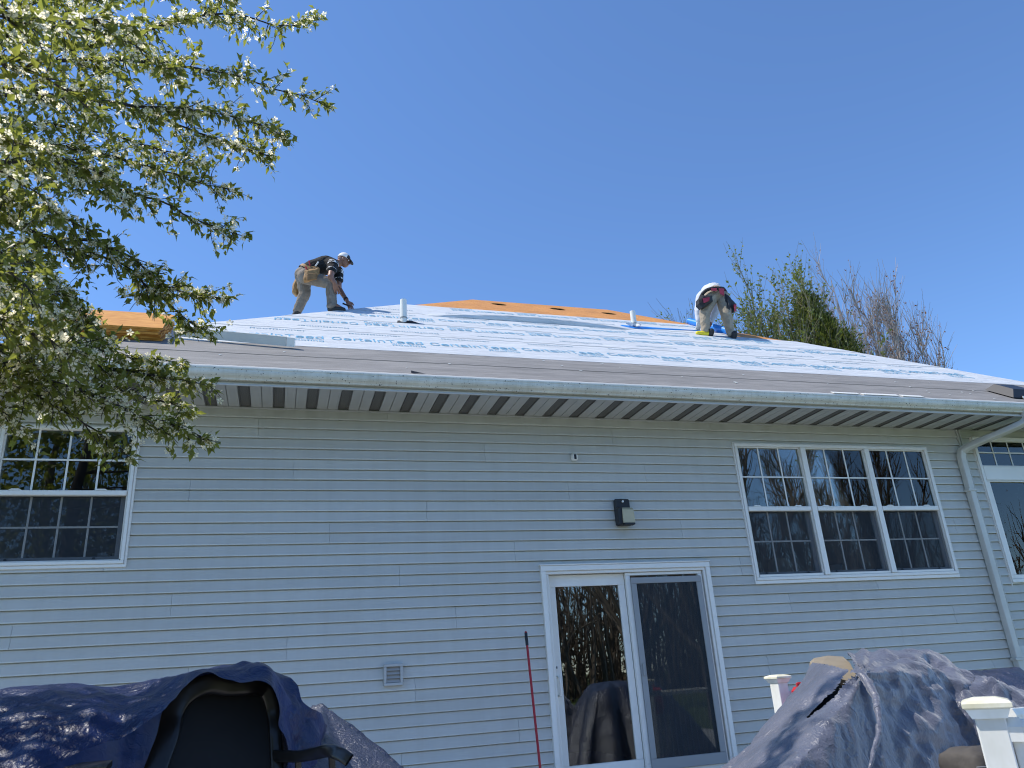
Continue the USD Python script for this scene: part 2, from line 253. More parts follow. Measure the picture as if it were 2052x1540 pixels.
# ------------------------------------------------------------------ ground
ZG, ZD = -1.75, -1.20
g = trimesh.creation.box([900, 900, 0.2]); g.apply_translation([0, 60, ZG-0.1])
obj('lawn', g, 'lawn_grass', kind='structure')
obj('deck', cat(*[cbox(-4.5, 8.0, -1.5+0.145*i, -1.5+0.145*i+0.139, ZD-0.03, ZD, 0.003) for i in range(60)]), 'deck_wood', kind='structure')

# ------------------------------------------------------------------ house
YW = 7.36; Z0 = 0.4395-0.1009*20; CO = 0.1009            # course lines at Z0 + k*CO
XL, XR = -5.0, 12.2
house = thing('house', 'grey vinyl sided house with white windows and half covered hip roof', 'house', (3.0, 9.0, ZG))
WIN_L = (-2.369, -1.281, 1.100, 2.321); WIN_R = (4.900, 7.602, 0.780, 2.309); DOOR = (2.474, 4.352, -1.10, 0.990)
TRANS = (8.372, 10.6, 0.655, 2.470)
openings = [WIN_L, WIN_R, DOOR, TRANS]
ins = 0.02
holes = shapely.union_all([sg.box(a+ins, c+ins, b-ins, d-ins) for a, b, c, d in openings])
SOFZ = 2.565
wall = obj('wall', wallpoly(sg.box(XL, -1.3, XR, SOFZ).difference(holes), YW+0.03, YW+0.15), 'siding', house)
obj('foundation', box(XL+0.02, XR-0.02, YW+0.05, YW+0.15, ZG-0.05, -1.303), 'interior_wall', house)
for (xa, xb, ya, yb) in ((XL, XL+0.12, YW+0.152, 19.0), (XR-0.12, XR, YW+0.152, 19.0), (XL+0.122, XR-0.122, 18.88, 19.0)):
    obj('wall', box(xa, xb, ya, yb, ZG-0.05, SOFZ), 'siding', house)
PROF = [(0.0, 0.0125), (0.0008, -0.0150), (0.003, -0.0168), (0.009, -0.0168), (0.05, -0.0090), (0.0922, -0.0010), (0.0938, 0.0125), (CO, 0.0130)]   # (height in course, y offset)
def course(x0, x1, z0, z1, k):
    """one course's skin between x0..x1, cut to z0..z1"""
    base = Z0+k*CO
    hs = [h for h, _ in PROF]; ys = [y for _, y in PROF]
    zs = [z0-base]+[h for h in hs if z0-base+1e-4 < h < z1-base-1e-4]+[z1-base]
    yv = np.interp(zs, hs, ys); n = len(zs)
    ring = [(YW+0.0145+y, base+h) for h, y in zip(zs, yv)]+[(YW+0.029, base+zs[-1]), (YW+0.029, base+zs[0])]
    return extrude_x(ring, x0, x1)
prng = np.random.default_rng(11)
SEAMS = {}
for d in range(-1, 21):            # double courses 2d, 2d+1
    zlo, zhi = Z0+2*d*CO, Z0+(2*d+2)*CO
    if zlo > SOFZ-0.01: break
    # long panels with staggered joints
    off = (d*1.37+0.9*prng.random()) % 3.66
    cuts = [XL]+[x for x in np.arange(XL-3.66+off, XR, 3.66) if XL+0.3 < x < XR-0.3 and abs(x-8.19) > 0.25]+[XR]
    cuts = sorted(cuts+[8.19])
    for a, b in zip(cuts[:-1], cuts[1:]):
        g_ = 0.0011
        if abs(a-8.19) < 1e-6: a += 0.03
        if abs(b-8.19) < 1e-6: b -= 0.03
        pieces = []
        for k in (2*d, 2*d+1):
            z0, z1 = Z0+k*CO, min(Z0+(k+1)*CO, SOFZ-0.003)
            if z1-z0 < 0.01: continue
            zc = sorted({z0, z1, *[z for o in openings for z in o[2:] if z0 < z < z1]})
            for za, zb in zip(zc[:-1], zc[1:]):
                xs = [(a+g_, b-g_)]
                for ox0, ox1, oz0, oz1 in openings:
                    if oz0 < (za+zb)/2 < oz1:
                        nx = []
                        for p, q in xs:
                            if ox0 > p: nx.append((p, min(q, ox0)))
                            if ox1 < q: nx.append((max(p, ox1), q))
                        xs = [(p, q) for p, q in nx if q-p > 0.004]
                for p, q in xs: pieces.append((p, q, za, zb, k))
        if pieces:
            # the flank of a lapped end stands a hair proud
            dy_ = -0.0012*(prng.random() > 0.5); gr = list(range(len(pieces)))          # pieces that touch make one plank
            for i_, (p, q, za, zb, _) in enumerate(pieces):
                for j_, (p2, q2, za2, zb2, _) in enumerate(pieces[:i_]):
                    if min(q, q2)-max(p, p2) > 1e-3 and (abs(zb-za2) < 1e-6 or abs(zb2-za) < 1e-6): o_, n_ = gr[i_], gr[j_]; gr = [n_ if g0 == o_ else g0 for g0 in gr]
            for g0 in sorted(set(gr)):
                m = trimesh.util.concatenate([course(*pc) for pc, g1 in zip(pieces, gr) if g1 == g0]); vv_ = np.array(m.vertices); vv_[:, 1] += dy_; obj('siding_plank', trimesh.Trimesh(vv_, m.faces, process=False), 'siding', wall)
obj('corner_trim', cat(cbox(8.163, 8.178, YW-0.012, YW+0.028, -0.04, SOFZ-0.002), cbox(8.202, 8.217, YW-0.012, YW+0.028, -0.04, SOFZ-0.002), box(8.176, 8.204, YW+0.012, YW+0.024, -0.04, SOFZ-0.002),
                       cbox(8.165, 8.30, YW-0.010, YW+0.012, -1.3, -0.042)), 'siding', house)

# ---- windows
def frame_ring(x0, x1, z0, z1, w, y0, y1, wb=None, wt=None):
    wb, wt = wb or w, wt or w
    return cat(cbox(x0, x1, y0, y1, z1-wt, z1), cbox(x0, x1, y0, y1, z0, z0+wb), cbox(x0, x0+w, y0+0.001, y1-0.001, z0+wb-0.001, z1-wt+0.001), cbox(x1-w, x1, y0+0.001, y1-0.001, z0+wb-0.001, z1-wt+0.001))
def double_hung(x0, x1, gz, cols, trim=None):
    """one unit: x0..x1 glass limits; gz = (glass top, upper muntin, upper glass bottom, rail bottom, lower muntin, lower glass bottom, frame bottom)"""
    zt, zm, zu, zr, zl, zb, zf = gz
    w = obj('window', cat(cbox(x0-0.006, x1+0.006, YW-0.022, YW+0.05, zr, zu, 0.006), cbox(x0-0.006, x1+0.006, YW-0.012, YW+0.03, zf-0.028, zf, 0.004), cbox(x0-0.006, x1+0.006, YW-0.006, YW+0.05, zt, zt+0.012),
                          cbox(x0-0.012, x0, YW-0.006, YW+0.06, zf, zt), cbox(x1, x1+0.012, YW-0.006, YW+0.06, zf, zt)), 'white_vinyl', house)
    obj('pane', box(x0, x1, YW+0.020, YW+0.022, zu, zt), 'glass', w)
    obj('pane', box(x0+0.022, x1-0.022, YW+0.055, YW+0.057, zb, zr), 'glass', w)
    obj('sash', cat(box(x0+0.001, x0+0.022, YW+0.04, YW+0.07, zf, zr), box(x1-0.045, x1-0.001, YW+0.04, YW+0.07, zf, zr), box(x0+0.022, x1-0.045, YW+0.041, YW+0.069, zf, zb)), 'sash_grey', w)
    for k in range(1, cols):
        x = x0+(x1-x0)*k/cols
        obj('muntin', box(x-0.008, x+0.008, YW+0.0135, YW+0.0195, zu, zt), 'white_vinyl', w)
        xl = x0+0.022+(x1-x0-0.067)*k/cols
        obj('muntin', box(xl-0.008, xl+0.008, YW+0.047, YW+0.054, zb, zr), 'white_vinyl', w)
    obj('muntin', box(x0, x1, YW+0.0065, YW+0.013, zm-0.008, zm+0.008), 'white_vinyl', w)
    obj('muntin', box(x0+0.022, x1-0.045, YW+0.0405, YW+0.0465, zl-0.008, zl+0.008), 'white_vinyl', w)
    obj('insect_screen', box(x0+0.001, x1-0.001, YW+0.012, YW+0.013, zf+0.001, zr-0.001), 'screen', w)
    for fx in (0.14, 0.80):
        x = x0+(x1-x0)*fx; obj('sash_latch', hull([[x-0.016, YW+0.035, zf+0.001], [x+0.016, YW+0.035, zf+0.001], [x-0.016, YW+0.02, zf+0.001], [x+0.016, YW+0.02, zf+0.001], [x-0.008, YW+0.026, zf+0.028], [x+0.008, YW+0.03, zf+0.028]]), 'black_plastic', w)
        obj('finger_lift', hull([[x-0.05, YW-0.02, zu], [x+0.05, YW-0.02, zu], [x-0.03, YW-0.02, zu+0.012], [x+0.03, YW-0.02, zu+0.012], [x-0.05, YW+0.01, zu], [x+0.05, YW+0.01, zu]]), 'white_vinyl', w)
    return w
obj('window_trim', cat(frame_ring(*WIN_L[:2], *WIN_L[2:], 0.030, YW-0.020, YW+0.028), frame_ring(WIN_L[0]-0.022, WIN_L[1]+0.022, WIN_L[2]-0.03, WIN_L[3]+0.012, 0.0215, YW-0.012, YW+0.02, wb=0.0295, wt=0.0115)), 'white_vinyl', house)
double_hung(-2.329, -1.324, (2.286, 2.015, 1.739, 1.692, 1.426, 1.171, 1.138), 4)
obj('window_trim', cat(frame_ring(*WIN_R[:2], *WIN_R[2:], 0.034, YW-0.020, YW+0.028), frame_ring(WIN_R[0]-0.02, WIN_R[1]+0.02, WIN_R[2]-0.038, WIN_R[3]+0.012, 0.0195, YW-0.012, YW+0.02, wb=0.0375, wt=0.0115),
                       cbox(5.768, 5.838, YW-0.026, YW+0.05, 0.816, 2.274), cbox(6.665, 6.735, YW-0.026, YW+0.05, 0.816, 2.274)), 'white_vinyl', house)
for xa in (4.950, 5.850, 6.747):
    double_hung(xa, xa+0.806, (2.262, 1.921, 1.581, 1.528, 1.200, 0.869, 0.842), 3)
# right-hand transom over two casements, cut by the picture edge
obj('window_trim', cat(frame_ring(*TRANS[:2], *TRANS[2:], 0.045, YW-0.022, YW+0.03), cbox(TRANS[0]+0.044, TRANS[1]-0.044, YW-0.024, YW+0.03, 1.905, 2.085), cbox(TRANS[0]-0.014, TRANS[0]-0.0005, YW-0.010, YW+0.02, 0.62, 2.47)), 'white_vinyl', house)
tw = obj('window', frame_ring(8.416, 10.556, 2.086, 2.426, 0.012, YW-0.01, YW+0.04), 'white_vinyl', house)
obj('pane', box(8.428, 10.544, YW+0.02, YW+0.022, 2.098, 2.414), 'glass', tw)
for k in range(1, 8): obj('muntin', box(8.428+0.2645*k-0.007, 8.428+0.2645*k+0.007, YW+0.0135, YW+0.0195, 2.098, 2.414), 'white_vinyl', tw)
obj('muntin', box(8.428, 10.544, YW+0.0065, YW+0.013, 2.26, 2.276), 'white_vinyl', tw)
for k in range(3):
    x0 = 8.417+k*0.7135; x1 = x0+0.712
    cw = obj('window', frame_ring(x0, x1, 0.70, 1.904, 0.052, YW-0.014, YW+0.05, wb=0.048, wt=0.02), 'white_vinyl', house)
    obj('pane', box(x0+0.05, x1-0.05, YW+0.02, YW+0.022, 0.74, 1.89), 'glass', cw)

# ---- patio door
door = obj('patio_door', cat(frame_ring(DOOR[0], DOOR[1], DOOR[2], DOOR[3], 0.052, YW-0.026, YW+0.03, wb=0.06), frame_ring(DOOR[0]+0.0525, DOOR[1]-0.0525, -1.039, 0.9375, 0.030, YW-0.012, YW+0.04, wb=0.05),
                             cbox(DOOR[0]-0.012, DOOR[1]+0.012, YW-0.032, YW+0.0, 0.9905, 1.006)), 'white_vinyl', house)
p1 = obj('door_panel', frame_ring(2.562, 3.385, -0.98, 0.905, 0.073, YW+0.042, YW+0.08, wb=0.165, wt=0.115), 'white_vinyl', door)
obj('pane', box(2.63, 3.315, YW+0.058, YW+0.060, -0.82, 0.795), 'door_glass', door)
obj('door_panel', frame_ring(3.386, 4.262, -0.98, 0.905, 0.052, YW+0.006, YW+0.046, wb=0.12, wt=0.03), 'white_vinyl', door)
obj('pane', box(3.44, 4.21, YW+0.028, YW+0.030, -0.87, 0.88), 'door_glass', door)
obj('screen_frame', cat(frame_ring(3.432, 4.236, -0.92, 0.853, 0.062, YW-0.014, YW+0.002, wb=0.10)), 'sash_grey', door)
obj('insect_screen', box(3.49, 4.178, YW-0.007, YW-0.006, -0.825, 0.795), 'screen', door)
obj('screen_latch', cbox(3.45, 3.476, YW-0.024, YW-0.0145, -0.09, 0.03), 'sash_grey', door)
obj('handle', tube1([[2.585, YW+0.04, -0.04], [2.588, YW+0.0, -0.05], [2.592, YW-0.005, -0.125], [2.588, YW+0.0, -0.20], [2.585, YW+0.04, -0.21]], 0.011, 8, 14), 'white_vinyl', door)
obj('door_lock', cbox(2.578, 2.592, YW+0.032, YW+0.042, 0.03, 0.055), 'sash_grey', door)
for k in range(14):
    x = 3.46+k*0.056
    obj('blind_slat', hull([[x, YW+0.14, -0.95], [x+0.036, YW+0.175, -0.95], [x, YW+0.14, 0.84], [x+0.036, YW+0.175, 0.84], [x+0.002, YW+0.138, -0.95], [x+0.038, YW+0.173, -0.95], [x+0.002, YW+0.138, 0.84], [x+0.038, YW+0.173, 0.84]]), 'blind', door)
# ---- rooms behind the glass
obj('room', cat(box(XL+0.13, XR-0.13, 11.6, 11.7, -1.1, 2.50), box(XL+0.13, XR-0.13, YW+0.16, 11.6, 2.50, 2.55), box(2.0, 2.1, YW+0.16, 11.6, -1.1, 2.5), box(4.5, 4.6, YW+0.16, 11.6, -1.1, 2.5), box(7.9, 8.0, YW+0.16, 11.6, -1.1, 2.5)), 'interior_wall', house)
obj('room_floor', box(XL+0.13, XR-0.13, YW+0.16, 11.6, -1.2, -1.102), 'interior_floor', house)

# ---- soffit
sof = obj('soffit', cat(cbox(-5.3, 12.5, 6.752, 6.772, 2.548, 2.566), box(-5.3, 12.5, 6.772, YW+0.02, 2.580, 2.590), cbox(-5.3, 12.5, YW-0.004, YW+0.012, 2.545, 2.563)), 'soffit', house)
xs = -5.2; i = 0
while xs < 12.4:
    w_ = 0.1016
    if i % 3 == 2:
        m = cat(box(xs+0.004, xs+0.012, 6.774, YW-0.006, 2.560, 2.572), box(xs+0.0905, xs+0.0985, 6.774, YW-0.006, 2.560, 2.572), box(xs+0.0122, xs+0.0903, 6.774, YW-0.006, 2.5665, 2.572))
        obj('soffit_panel', m, 'soffit_vented', sof)
    else:
        obj('soffit_panel', extrude_x([(6.774, 2.560), (YW-0.006, 2.560), (YW-0.006, 2.572), (6.774, 2.572)], xs+0.003, xs+w_-0.003), 'soffit', sof)
    xs += w_; i += 1
# ---- fascia, gutter, downspout
obj('fascia', cbox(-5.3, 12.5, 6.773, 6.793, 2.56, 2.70), 'white_vinyl', house)
GP = [(6.772, 2.592), (6.735, 2.590), (6.728, 2.592), (6.722, 2.604), (6.712, 2.612), (6.698, 2.622), (6.686, 2.638), (6.681, 2.655), (6.680, 2.672), (6.676, 2.675), (6.675, 2.688), (6.690, 2.690), (6.690, 2.684), (6.684, 2.680), (6.685, 2.656), (6.690, 2.640), (6.701, 2.626), (6.715, 2.616), (6.727, 2.607), (6.733, 2.596), (6.772, 2.597)]
gut = obj('gutter', extrude_x(GP, -5.3, 12.5), 'gutter', house)
for x in (-1.9, 4.78, 10.9): obj('gutter_seam', extrude_x([(y-0.003 if y < 6.76 else y, z) for y, z in GP[:11]]+[(6.69, 2.688), (6.772, 2.60)], x, x+0.012), 'gutter', gut)
obj('drip_edge', extrude_x([(6.694, 2.7065), (6.691, 2.6925), (6.694, 2.692), (6.697, 2.703), (6.80, 2.772), (6.80, 2.776)], -5.3, 12.5), 'white_vinyl', house)
def sweep_rect(pts, w, d, n=40, ch=0.012):
    """rounded rectangular pipe; w along x, d perpendicular"""
    P = resample(pts, n); T = np.gradient(P, axis=0); T /= np.linalg.norm(T, axis=1, keepdims=True)
    prof = np.array([(w/2-ch, -d/2), (w/2, -d/2+ch), (w/2, d/2-ch), (w/2-ch, d/2), (-w/2+ch, d/2), (-w/2, d/2-ch), (-w/2, -d/2+ch), (-w/2+ch, -d/2)])
    A = np.tile([1.0, 0, 0], (n, 1)); A -= (A*T).sum(1, keepdims=True)*T; A /= np.linalg.norm(A, axis=1, keepdims=True); B = np.cross(T, A)
    V = P[:, None]+A[:, None]*prof[None, :, :1]+B[:, None]*prof[None, :, 1:]; k = len(prof)
    idx = np.arange(n*k).reshape(n, k); q0, q1 = idx[:-1], idx[1:]; r0, r1 = np.roll(q0, -1, 1), np.roll(q1, -1, 1)
    F = np.concatenate([np.stack([q0, q1, r0], -1).reshape(-1, 3), np.stack([r0, q1, r1], -1).reshape(-1, 3)])
    return trimesh.Trimesh(V.reshape(-1, 3), F, process=False)
ds = obj('downspout', sweep_rect([[8.62, 6.735, 2.588], [8.62, 6.735, 2.53], [8.615, 6.75, 2.49], [8.56, 6.80, 2.46], [8.17, 7.24, 2.30], [8.105, 7.30, 2.26], [8.085, 7.315, 2.20], [8.085, 7.315, 1.0], [8.085, 7.315, -1.25]], 0.098, 0.072, 60), 'downspout', house, smooth=35)
for z in (1.75, -0.2): obj('strap', cbox(8.02, 8.15, 7.272, 7.352, z, z+0.03, 0.003), 'downspout', ds)

# ------------------------------------------------------------------ roof: planes, sheets, boards
S = 8/12; EY, EZ = 6.70, 2.705; LN = math.hypot(1, S)
NR = np.array([0, -S, 1])/LN
def rp(x, v, h=0.0):
    """point on the front slope: x along the eave, v metres up the slope from the eave, h off the surface"""
    return np.array([x, EY+v/LN, EZ+v*S/LN])+NR*h
VR = 7.39; HL0, HR0, HLR, HRR = -2.85, 11.2, 3.35, 6.17
def slope_poly(g, t, h):
    """shapely polygon in (x,v) -> slab of thickness t whose top is h above the deck"""
    out = []
    for p in getattr(g, 'geoms', [g]):
        if p.geom_type != 'Polygon' or p.area < 1e-5: continue
        e = trimesh.creation.extrude_polygon(p, t, engine='earcut'); V = np.array(e.vertices)
        W = np.stack([V[:, 0], EY+V[:, 1]/LN, EZ+V[:, 1]*S/LN], 1)+NR*(V[:, 2:3]+h-t)
        out.append(trimesh.Trimesh(W, e.faces, process=False))
    return trimesh.util.concatenate(out)
FACE = sg.Polygon([(HL0, 0), (HR0, 0), (HRR, VR), (HLR, VR)])
YB = 2*12.85-EY                                  # rear eave
r0, r1 = rp(HLR, VR), rp(HRR, VR); e0, e1 = rp(HL0, 0), rp(HR0, 0); b0 = np.array([HL0, YB, EZ]); b1 = np.array([HR0, YB, EZ])
dz = np.array([0, 0, -0.02])
roof = obj('roof', trimesh.Trimesh(np.array([e0, e1, r1, r0, b0, b1])+dz, [[0, 4, 3], [1, 2, 5], [4, 5, 2], [4, 2, 3]], process=False), 'underlayment', house)
obj('rafter_void', slope_poly(FACE.buffer(-0.05), 0.02, -0.04), 'dark_gap', house)
holes_osb = shapely.union_all([sg.Point(3.76, 6.88).buffer(0.15), sg.Point(4.91, 6.82).buffer(0.16), sg.Point(5.92, 6.70).buffer(0.15)])
# OSB sheathing boards (4 x 8 ft), bare near the ridge and the right hip, 2 mm gaps
vrow = [0.0, 1.22, 2.44, 3.66, 4.88, 6.10, VR]
for j in range(6):
    for k in range(-2, 7):
        x0 = HL0+k*2.44+(1.22 if j % 2 else 0)
        g = FACE.intersection(sg.box(x0+0.003, vrow[j]+0.003, x0+2.437, vrow[j+1]-0.003)).difference(holes_osb)
        if g.area > 0.05 and (j >= 4 or x0 > 4.5 and j >= 3): obj('sheathing_board', slope_poly(g, 0.012, 0.0+0.0006*((j+k) % 2)), 'osb', roof)
        elif g.area > 0.05: obj('sheathing_board', slope_poly(g, 0.012, 0.0), 'osb', roof)
wr = np.random.default_rng(5)
def wavy(x0, x1, v, amp, n=60, step=None):
    x = np.linspace(x0, x1, n); y = v+amp*(meshkit.fbm(np.stack([x*1.3, np.full(n, v), np.zeros(n)], 1), 3, 3)-0.5)*2
    return list(zip(x, y))
def sheet(x0, x1, v0, v1, h, amp):
    lo = wavy(x0, x1, v0, amp); return sg.Polygon(lo+[(x1, v1), (x0, v1)]).buffer(0)
# grey ice barrier in two courses, its lower one lapping over the eave
for v0, v1, h in ((0.012, 0.66, 0.005), (0.60, 1.30, 0.0095)):
    obj('grey_membrane', slope_poly(FACE.buffer(0.01).intersection(sheet(HL0-0.1, HR0+0.1, v0, v1, h, 0.010 if v0 > 0.3 else 0.0)), 0.003, h), 'membrane', roof)
# white printed underlayment, four lapped rolls; the top one is still being unrolled
def bumpy(g, h, lift=None):
    """sheet as a fine grid so that it can ripple and lift"""
    x0, y0, x1, y1 = g.bounds; nx, ny = int((x1-x0)/0.06)+1, 20
    e = trimesh.creation.extrude_polygon(g, 0.002, engine='earcut')
    return e
SHEETS = [(-3.2, 11.5, 1.165, 2.38, 0.0125, 0.012), (-3.2, 11.5, 2.33, 3.43, 0.0165, 0.01), (-3.2, 11.5, 3.36, 4.52, 0.0205, 0.01), (-3.2, 7.22, 4.45, 5.56, 0.0245, 0.012)]
sheets = []
for k, (x0, x1, v0, v1, h, amp) in enumerate(SHEETS):
    g = FACE.buffer(0.03, join_style=2).intersection(sheet(x0, x1, v0, v1, h, amp))
    if k == 2: g = g.difference(sg.Polygon([(7.0, 4.47), (7.3, 4.30), (8.1, 4.22), (9.5, 4.12), (9.5, 5.2), (7.0, 5.2)]))
    sheets.append((obj('underlayment_sheet', slope_poly(g, 0.003, h), 'underlayment', roof), g, v0, h))
# the lifted lap: a buckle in the third roll that turns a strip away from the sky
xs_ = np.linspace(1.95, 5.35, 50); lift = 0.085*np.sin(np.pi*np.clip((xs_-1.95)/3.4, 0, 1))**0.8+0.002
V_ = []; 
for x, l in zip(xs_, lift):
    c = 4.30+0.06*np.sin((x-2)*1.1)
    V_ += [rp(x, c-0.02, 0.0215), rp(x, c-0.008, 0.0215+l*0.75), rp(x, c+0.02, 0.0215+l), rp(x, c+0.10, 0.0215+l*0.75), rp(x, c+0.42, 0.023)]
V_ = np.array(V_); nI = np.arange(50*5).reshape(50, 5); F_ = []
for i in range(49):
    for j in range(4): a, b, c, d = nI[i, j], nI[i+1, j], nI[i+1, j+1], nI[i, j+1]; F_ += [[a, b, c], [a, c, d]]
obj('underlayment_buckle', trimesh.Trimesh(V_, F_, process=False), 'underlayment', roof, smooth=50)
# print on the rolls
def word(text, height, width, bold):
    m = meshkit.text_mesh(text, height, 0.0006, bold); b = m.bounds; m.apply_translation([-b[0, 0], -(b[0, 1]*0), 0])
    m.apply_scale([width/(b[1, 0]-b[0, 0]), 1, 1]); return m
W_CT = word('CertainTeed', 0.185, 1.04, False); W_RO = word('Roofing', 0.08, 0.37, False); W_SG = word('SAINT-GOBAIN', 0.035, 0.33, False); W_RR = word('RoofRunner', 0.075, 0.62, False)
def place(words, x, v, h, flip, m_):
    for wd, ox, ov in words:
        V = np.array(wd.vertices); c, s = (-1, -1) if flip else (1, 1)
        X, Y = x+c*(V[:, 0]+ox), v+s*(V[:, 1]+ov)
        yield trimesh.Trimesh(np.stack([X, EY+Y/LN, EZ+Y*S/LN], 1)+NR*(V[:, 2:3]+h+0.004), wd.faces, process=False), X, Y
def printed(k, x, v, flip, kind):
    path, g, v0, h = sheets[k]
    words = [(W_CT, 0, 0), (W_RO, 0.665, -0.165), (W_SG, 0.68, -0.055)] if kind == 'big' else [(W_RR, 0, 0)]
    ms = []; 
    for m, X, Y in place(words, x, v, h, flip, None):
        if not g.contains(sg.box(X.min()-0.02, Y.min()-0.02, X.max()+0.02, Y.max()+0.02)): 
            continue
        if k == 2 and kind == 'big' and False: continue
        ms.append(m)
    if ms: obj('printed_lettering', trimesh.util.concatenate(ms), 'print_blue' if kind == 'big' else 'print_grey_blue', roof)
for k in range(-4, 9):
    printed(0, 2.72+1.13*k, 1.665, False, 'big'); printed(0, 2.92+1.12*k, 2.15, False, 'small')
    printed(1, 4.24+1.13*k, 3.10, True, 'big'); printed(1, 4.09+1.13*k, 2.60, True, 'small')
    printed(2, 3.20+1.13*k, 3.80, False, 'big'); printed(2, 3.42+1.13*k, 4.16, False, 'small')
    printed(3, 4.70+1.13*k, 5.32, True, 'big'); printed(3, 5.2+1.13*k, 4.78, True, 'small')
# small loose bits on the felt
for k in range(34):
    x, v = wr.uniform(-1.2, 9.6), wr.uniform(0.06, 1.1); s_ = wr.uniform(0.006, 0.018); a = wr.uniform(0, 3.1)
    p = np.array([[np.cos(a+t)*s_*(1 if t % 3 else 1.8), np.sin(a+t)*s_] for t in (0, 1.5, 3.1, 4.7)])
    obj('membrane_scrap', hull([rp(x+q[0], v+q[1], 0.0125+dh) for q in p for dh in (0, 0.003)]), 'pvc', roof)
obj('torn_flap', hull([rp(1.12, 0.02, 0.012), rp(1.26, 0.012, 0.012), rp(1.12, 0.05, 0.030), rp(1.22, 0.02, 0.018), rp(1.13, 0.055, 0.026)]), 'black_plastic', roof)
for x0, x1 in ((5.85, 6.2), (6.25, 6.75), (6.8, 7.1)):
    obj('edge_strip', slope_poly(sg.Polygon(wavy(x0, x1, 0.0, 0.004, 12)+wavy(x0, x1, 0.06, 0.02, 12)[::-1]), 0.006, 0.016), 'white_vinyl', roof)
# vent pipes, pipe collars, strip of blue backing, black vent hood
def vent_pipe(x, v, hgt, r, lab):
    b = rp(x, v); z0 = b[2]-0.1
    o = trimesh.creation.cylinder(r, hgt+0.1, sections=28); o.apply_translation([b[0], b[1], z0+(hgt+0.1)/2])
    i_ = trimesh.creation.annulus(r-0.007, r, 0.02, sections=28); i_.apply_translation([b[0], b[1], z0+hgt+0.11])
    p = obj('vent_pipe', cat(o, i_), 'pvc', house, smooth=40)
    obj('pipe_band', trimesh.creation.annulus(r+0.0005, r+0.004, 0.018, sections=28).apply_translation([b[0], b[1], b[2]+0.085]), 'sash_grey', p, smooth=40)
    return p, b
vp, b = vent_pipe(1.50, 3.42, 0.345, 0.046, '')
obj('torn_edge', hull([rp(1.40, 3.36, 0.02), rp(1.72, 3.40, 0.02), rp(1.42, 3.47, 0.035), rp(1.60, 3.44, 0.05), rp(1.7, 3.38, 0.03)]), 'dark_nylon', vp)
vp, b = vent_pipe(5.52, 4.62, 0.30, 0.046, '')
fl = []
for a in np.linspace(0, 2*np.pi, 9)[:-1]:
    l = 0.10+0.10*abs(np.sin(a*2.3)); c, s = np.cos(a), np.sin(a)
    fl.append(hull([rp(5.52+c*0.05-s*0.03, 4.62+s*0.05+c*0.03, 0.03), rp(5.52+c*0.05+s*0.03, 4.62+s*0.05-c*0.03, 0.03), rp(5.52+c*l, 4.62+s*l, 0.09), rp(5.52+c*0.05, 4.62+s*0.05, 0.10), rp(5.52+c*l*0.9, 4.62+s*l*0.9, 0.07)]))
obj('torn_edge', cat(*fl), 'underlayment', vp)
bs = []
xs_ = np.linspace(5.3, 7.15, 30)
top = [(x, 4.70+0.02*np.sin(5*x)) for x in xs_]; bot = [(x, 4.70-0.26*np.clip(1-(x-5.45)/1.2, 0.08, 1)*np.clip((x-5.28)/0.12, 0.2, 1)) for x in xs_]
obj('blue_strip', slope_poly(sg.Polygon(bot+top[::-1]), 0.01, 0.036), 'roll_blue', roof)
hood = [rp(8.66, 0.20, 0.02), rp(9.10, 0.20, 0.02), rp(8.66, 0.62, 0.02), rp(9.10, 0.62, 0.02), rp(8.74, 0.30, 0.11), rp(9.06, 0.30, 0.11), rp(8.74, 0.58, 0.11), rp(9.06, 0.58, 0.11)]
vh = obj('roof_vent', cat(cbox(8.80, 9.0, hood[0][1]-0.008, hood[0][1]+0.03, hood[0][2]+0.0, hood[0][2]+0.03), hull(hood)), 'black_plastic', house)
obj('vent_mouth', box(8.80, 9.02, hood[0][1]-0.012, hood[0][1]-0.0085, hood[0][2]-0.01, hood[0][2]+0.022), 'white_vinyl', vh)

# ---- louvre vent on the wall (part of the house)
lv = obj('louver_vent', cat(frame_ring(0.932, 1.105, -0.022, 0.163, 0.026, YW-0.030, YW+0.004), box(0.957, 1.08, YW-0.004, YW+0.004, 0.003, 0.138)), 'vent_grey', house)
for k in range(4): z = 0.007+k*0.0325; obj('louver_slat', hull([[0.960, YW-0.024, z], [1.077, YW-0.024, z], [0.960, YW-0.006, z+0.031], [1.077, YW-0.006, z+0.031], [0.960, YW-0.006, z], [1.077, YW-0.006, z]]), 'vent_grey', lv)

# ------------------------------------------------------------------ wall lamp and sensor
lamp = thing('wall_lamp', 'black wall pack lamp with beige lens above the sliding door', 'lamp', (3.42, YW-0.06, 1.37))
obj('housing', cat(cbox(3.335, 3.505, YW-0.055, YW-0.004, 1.375, 1.655, 0.012), cbox(3.335, 3.39, YW-0.11, YW-0.054, 1.375, 1.56, 0.01), cbox(3.385, 3.505, YW-0.13, YW-0.054, 1.372, 1.392, 0.004)), 'black_plastic', lamp)
obj('lens', hull([[3.375, YW-0.056, 1.393], [3.508, YW-0.056, 1.393], [3.375, YW-0.125, 1.393], [3.508, YW-0.125, 1.393], [3.378, YW-0.12, 1.53], [3.505, YW-0.12, 1.53], [3.395, YW-0.056, 1.562], [3.50, YW-0.056, 1.562], [3.39, YW-0.10, 1.553], [3.50, YW-0.10, 1.553]]), 'lamp_lens', lamp)
obj('photocell', trimesh.creation.cylinder(0.011, 0.02, sections=16, transform=trimesh.transformations.rotation_matrix(np.pi/2, [1, 0, 0])).apply_translation([3.42, YW-0.06, 1.625]), 'white_vinyl', lamp)
sen = thing('security_camera', 'small white security camera with black window on upper siding', 'camera', (2.945, YW-0.02, 2.11))
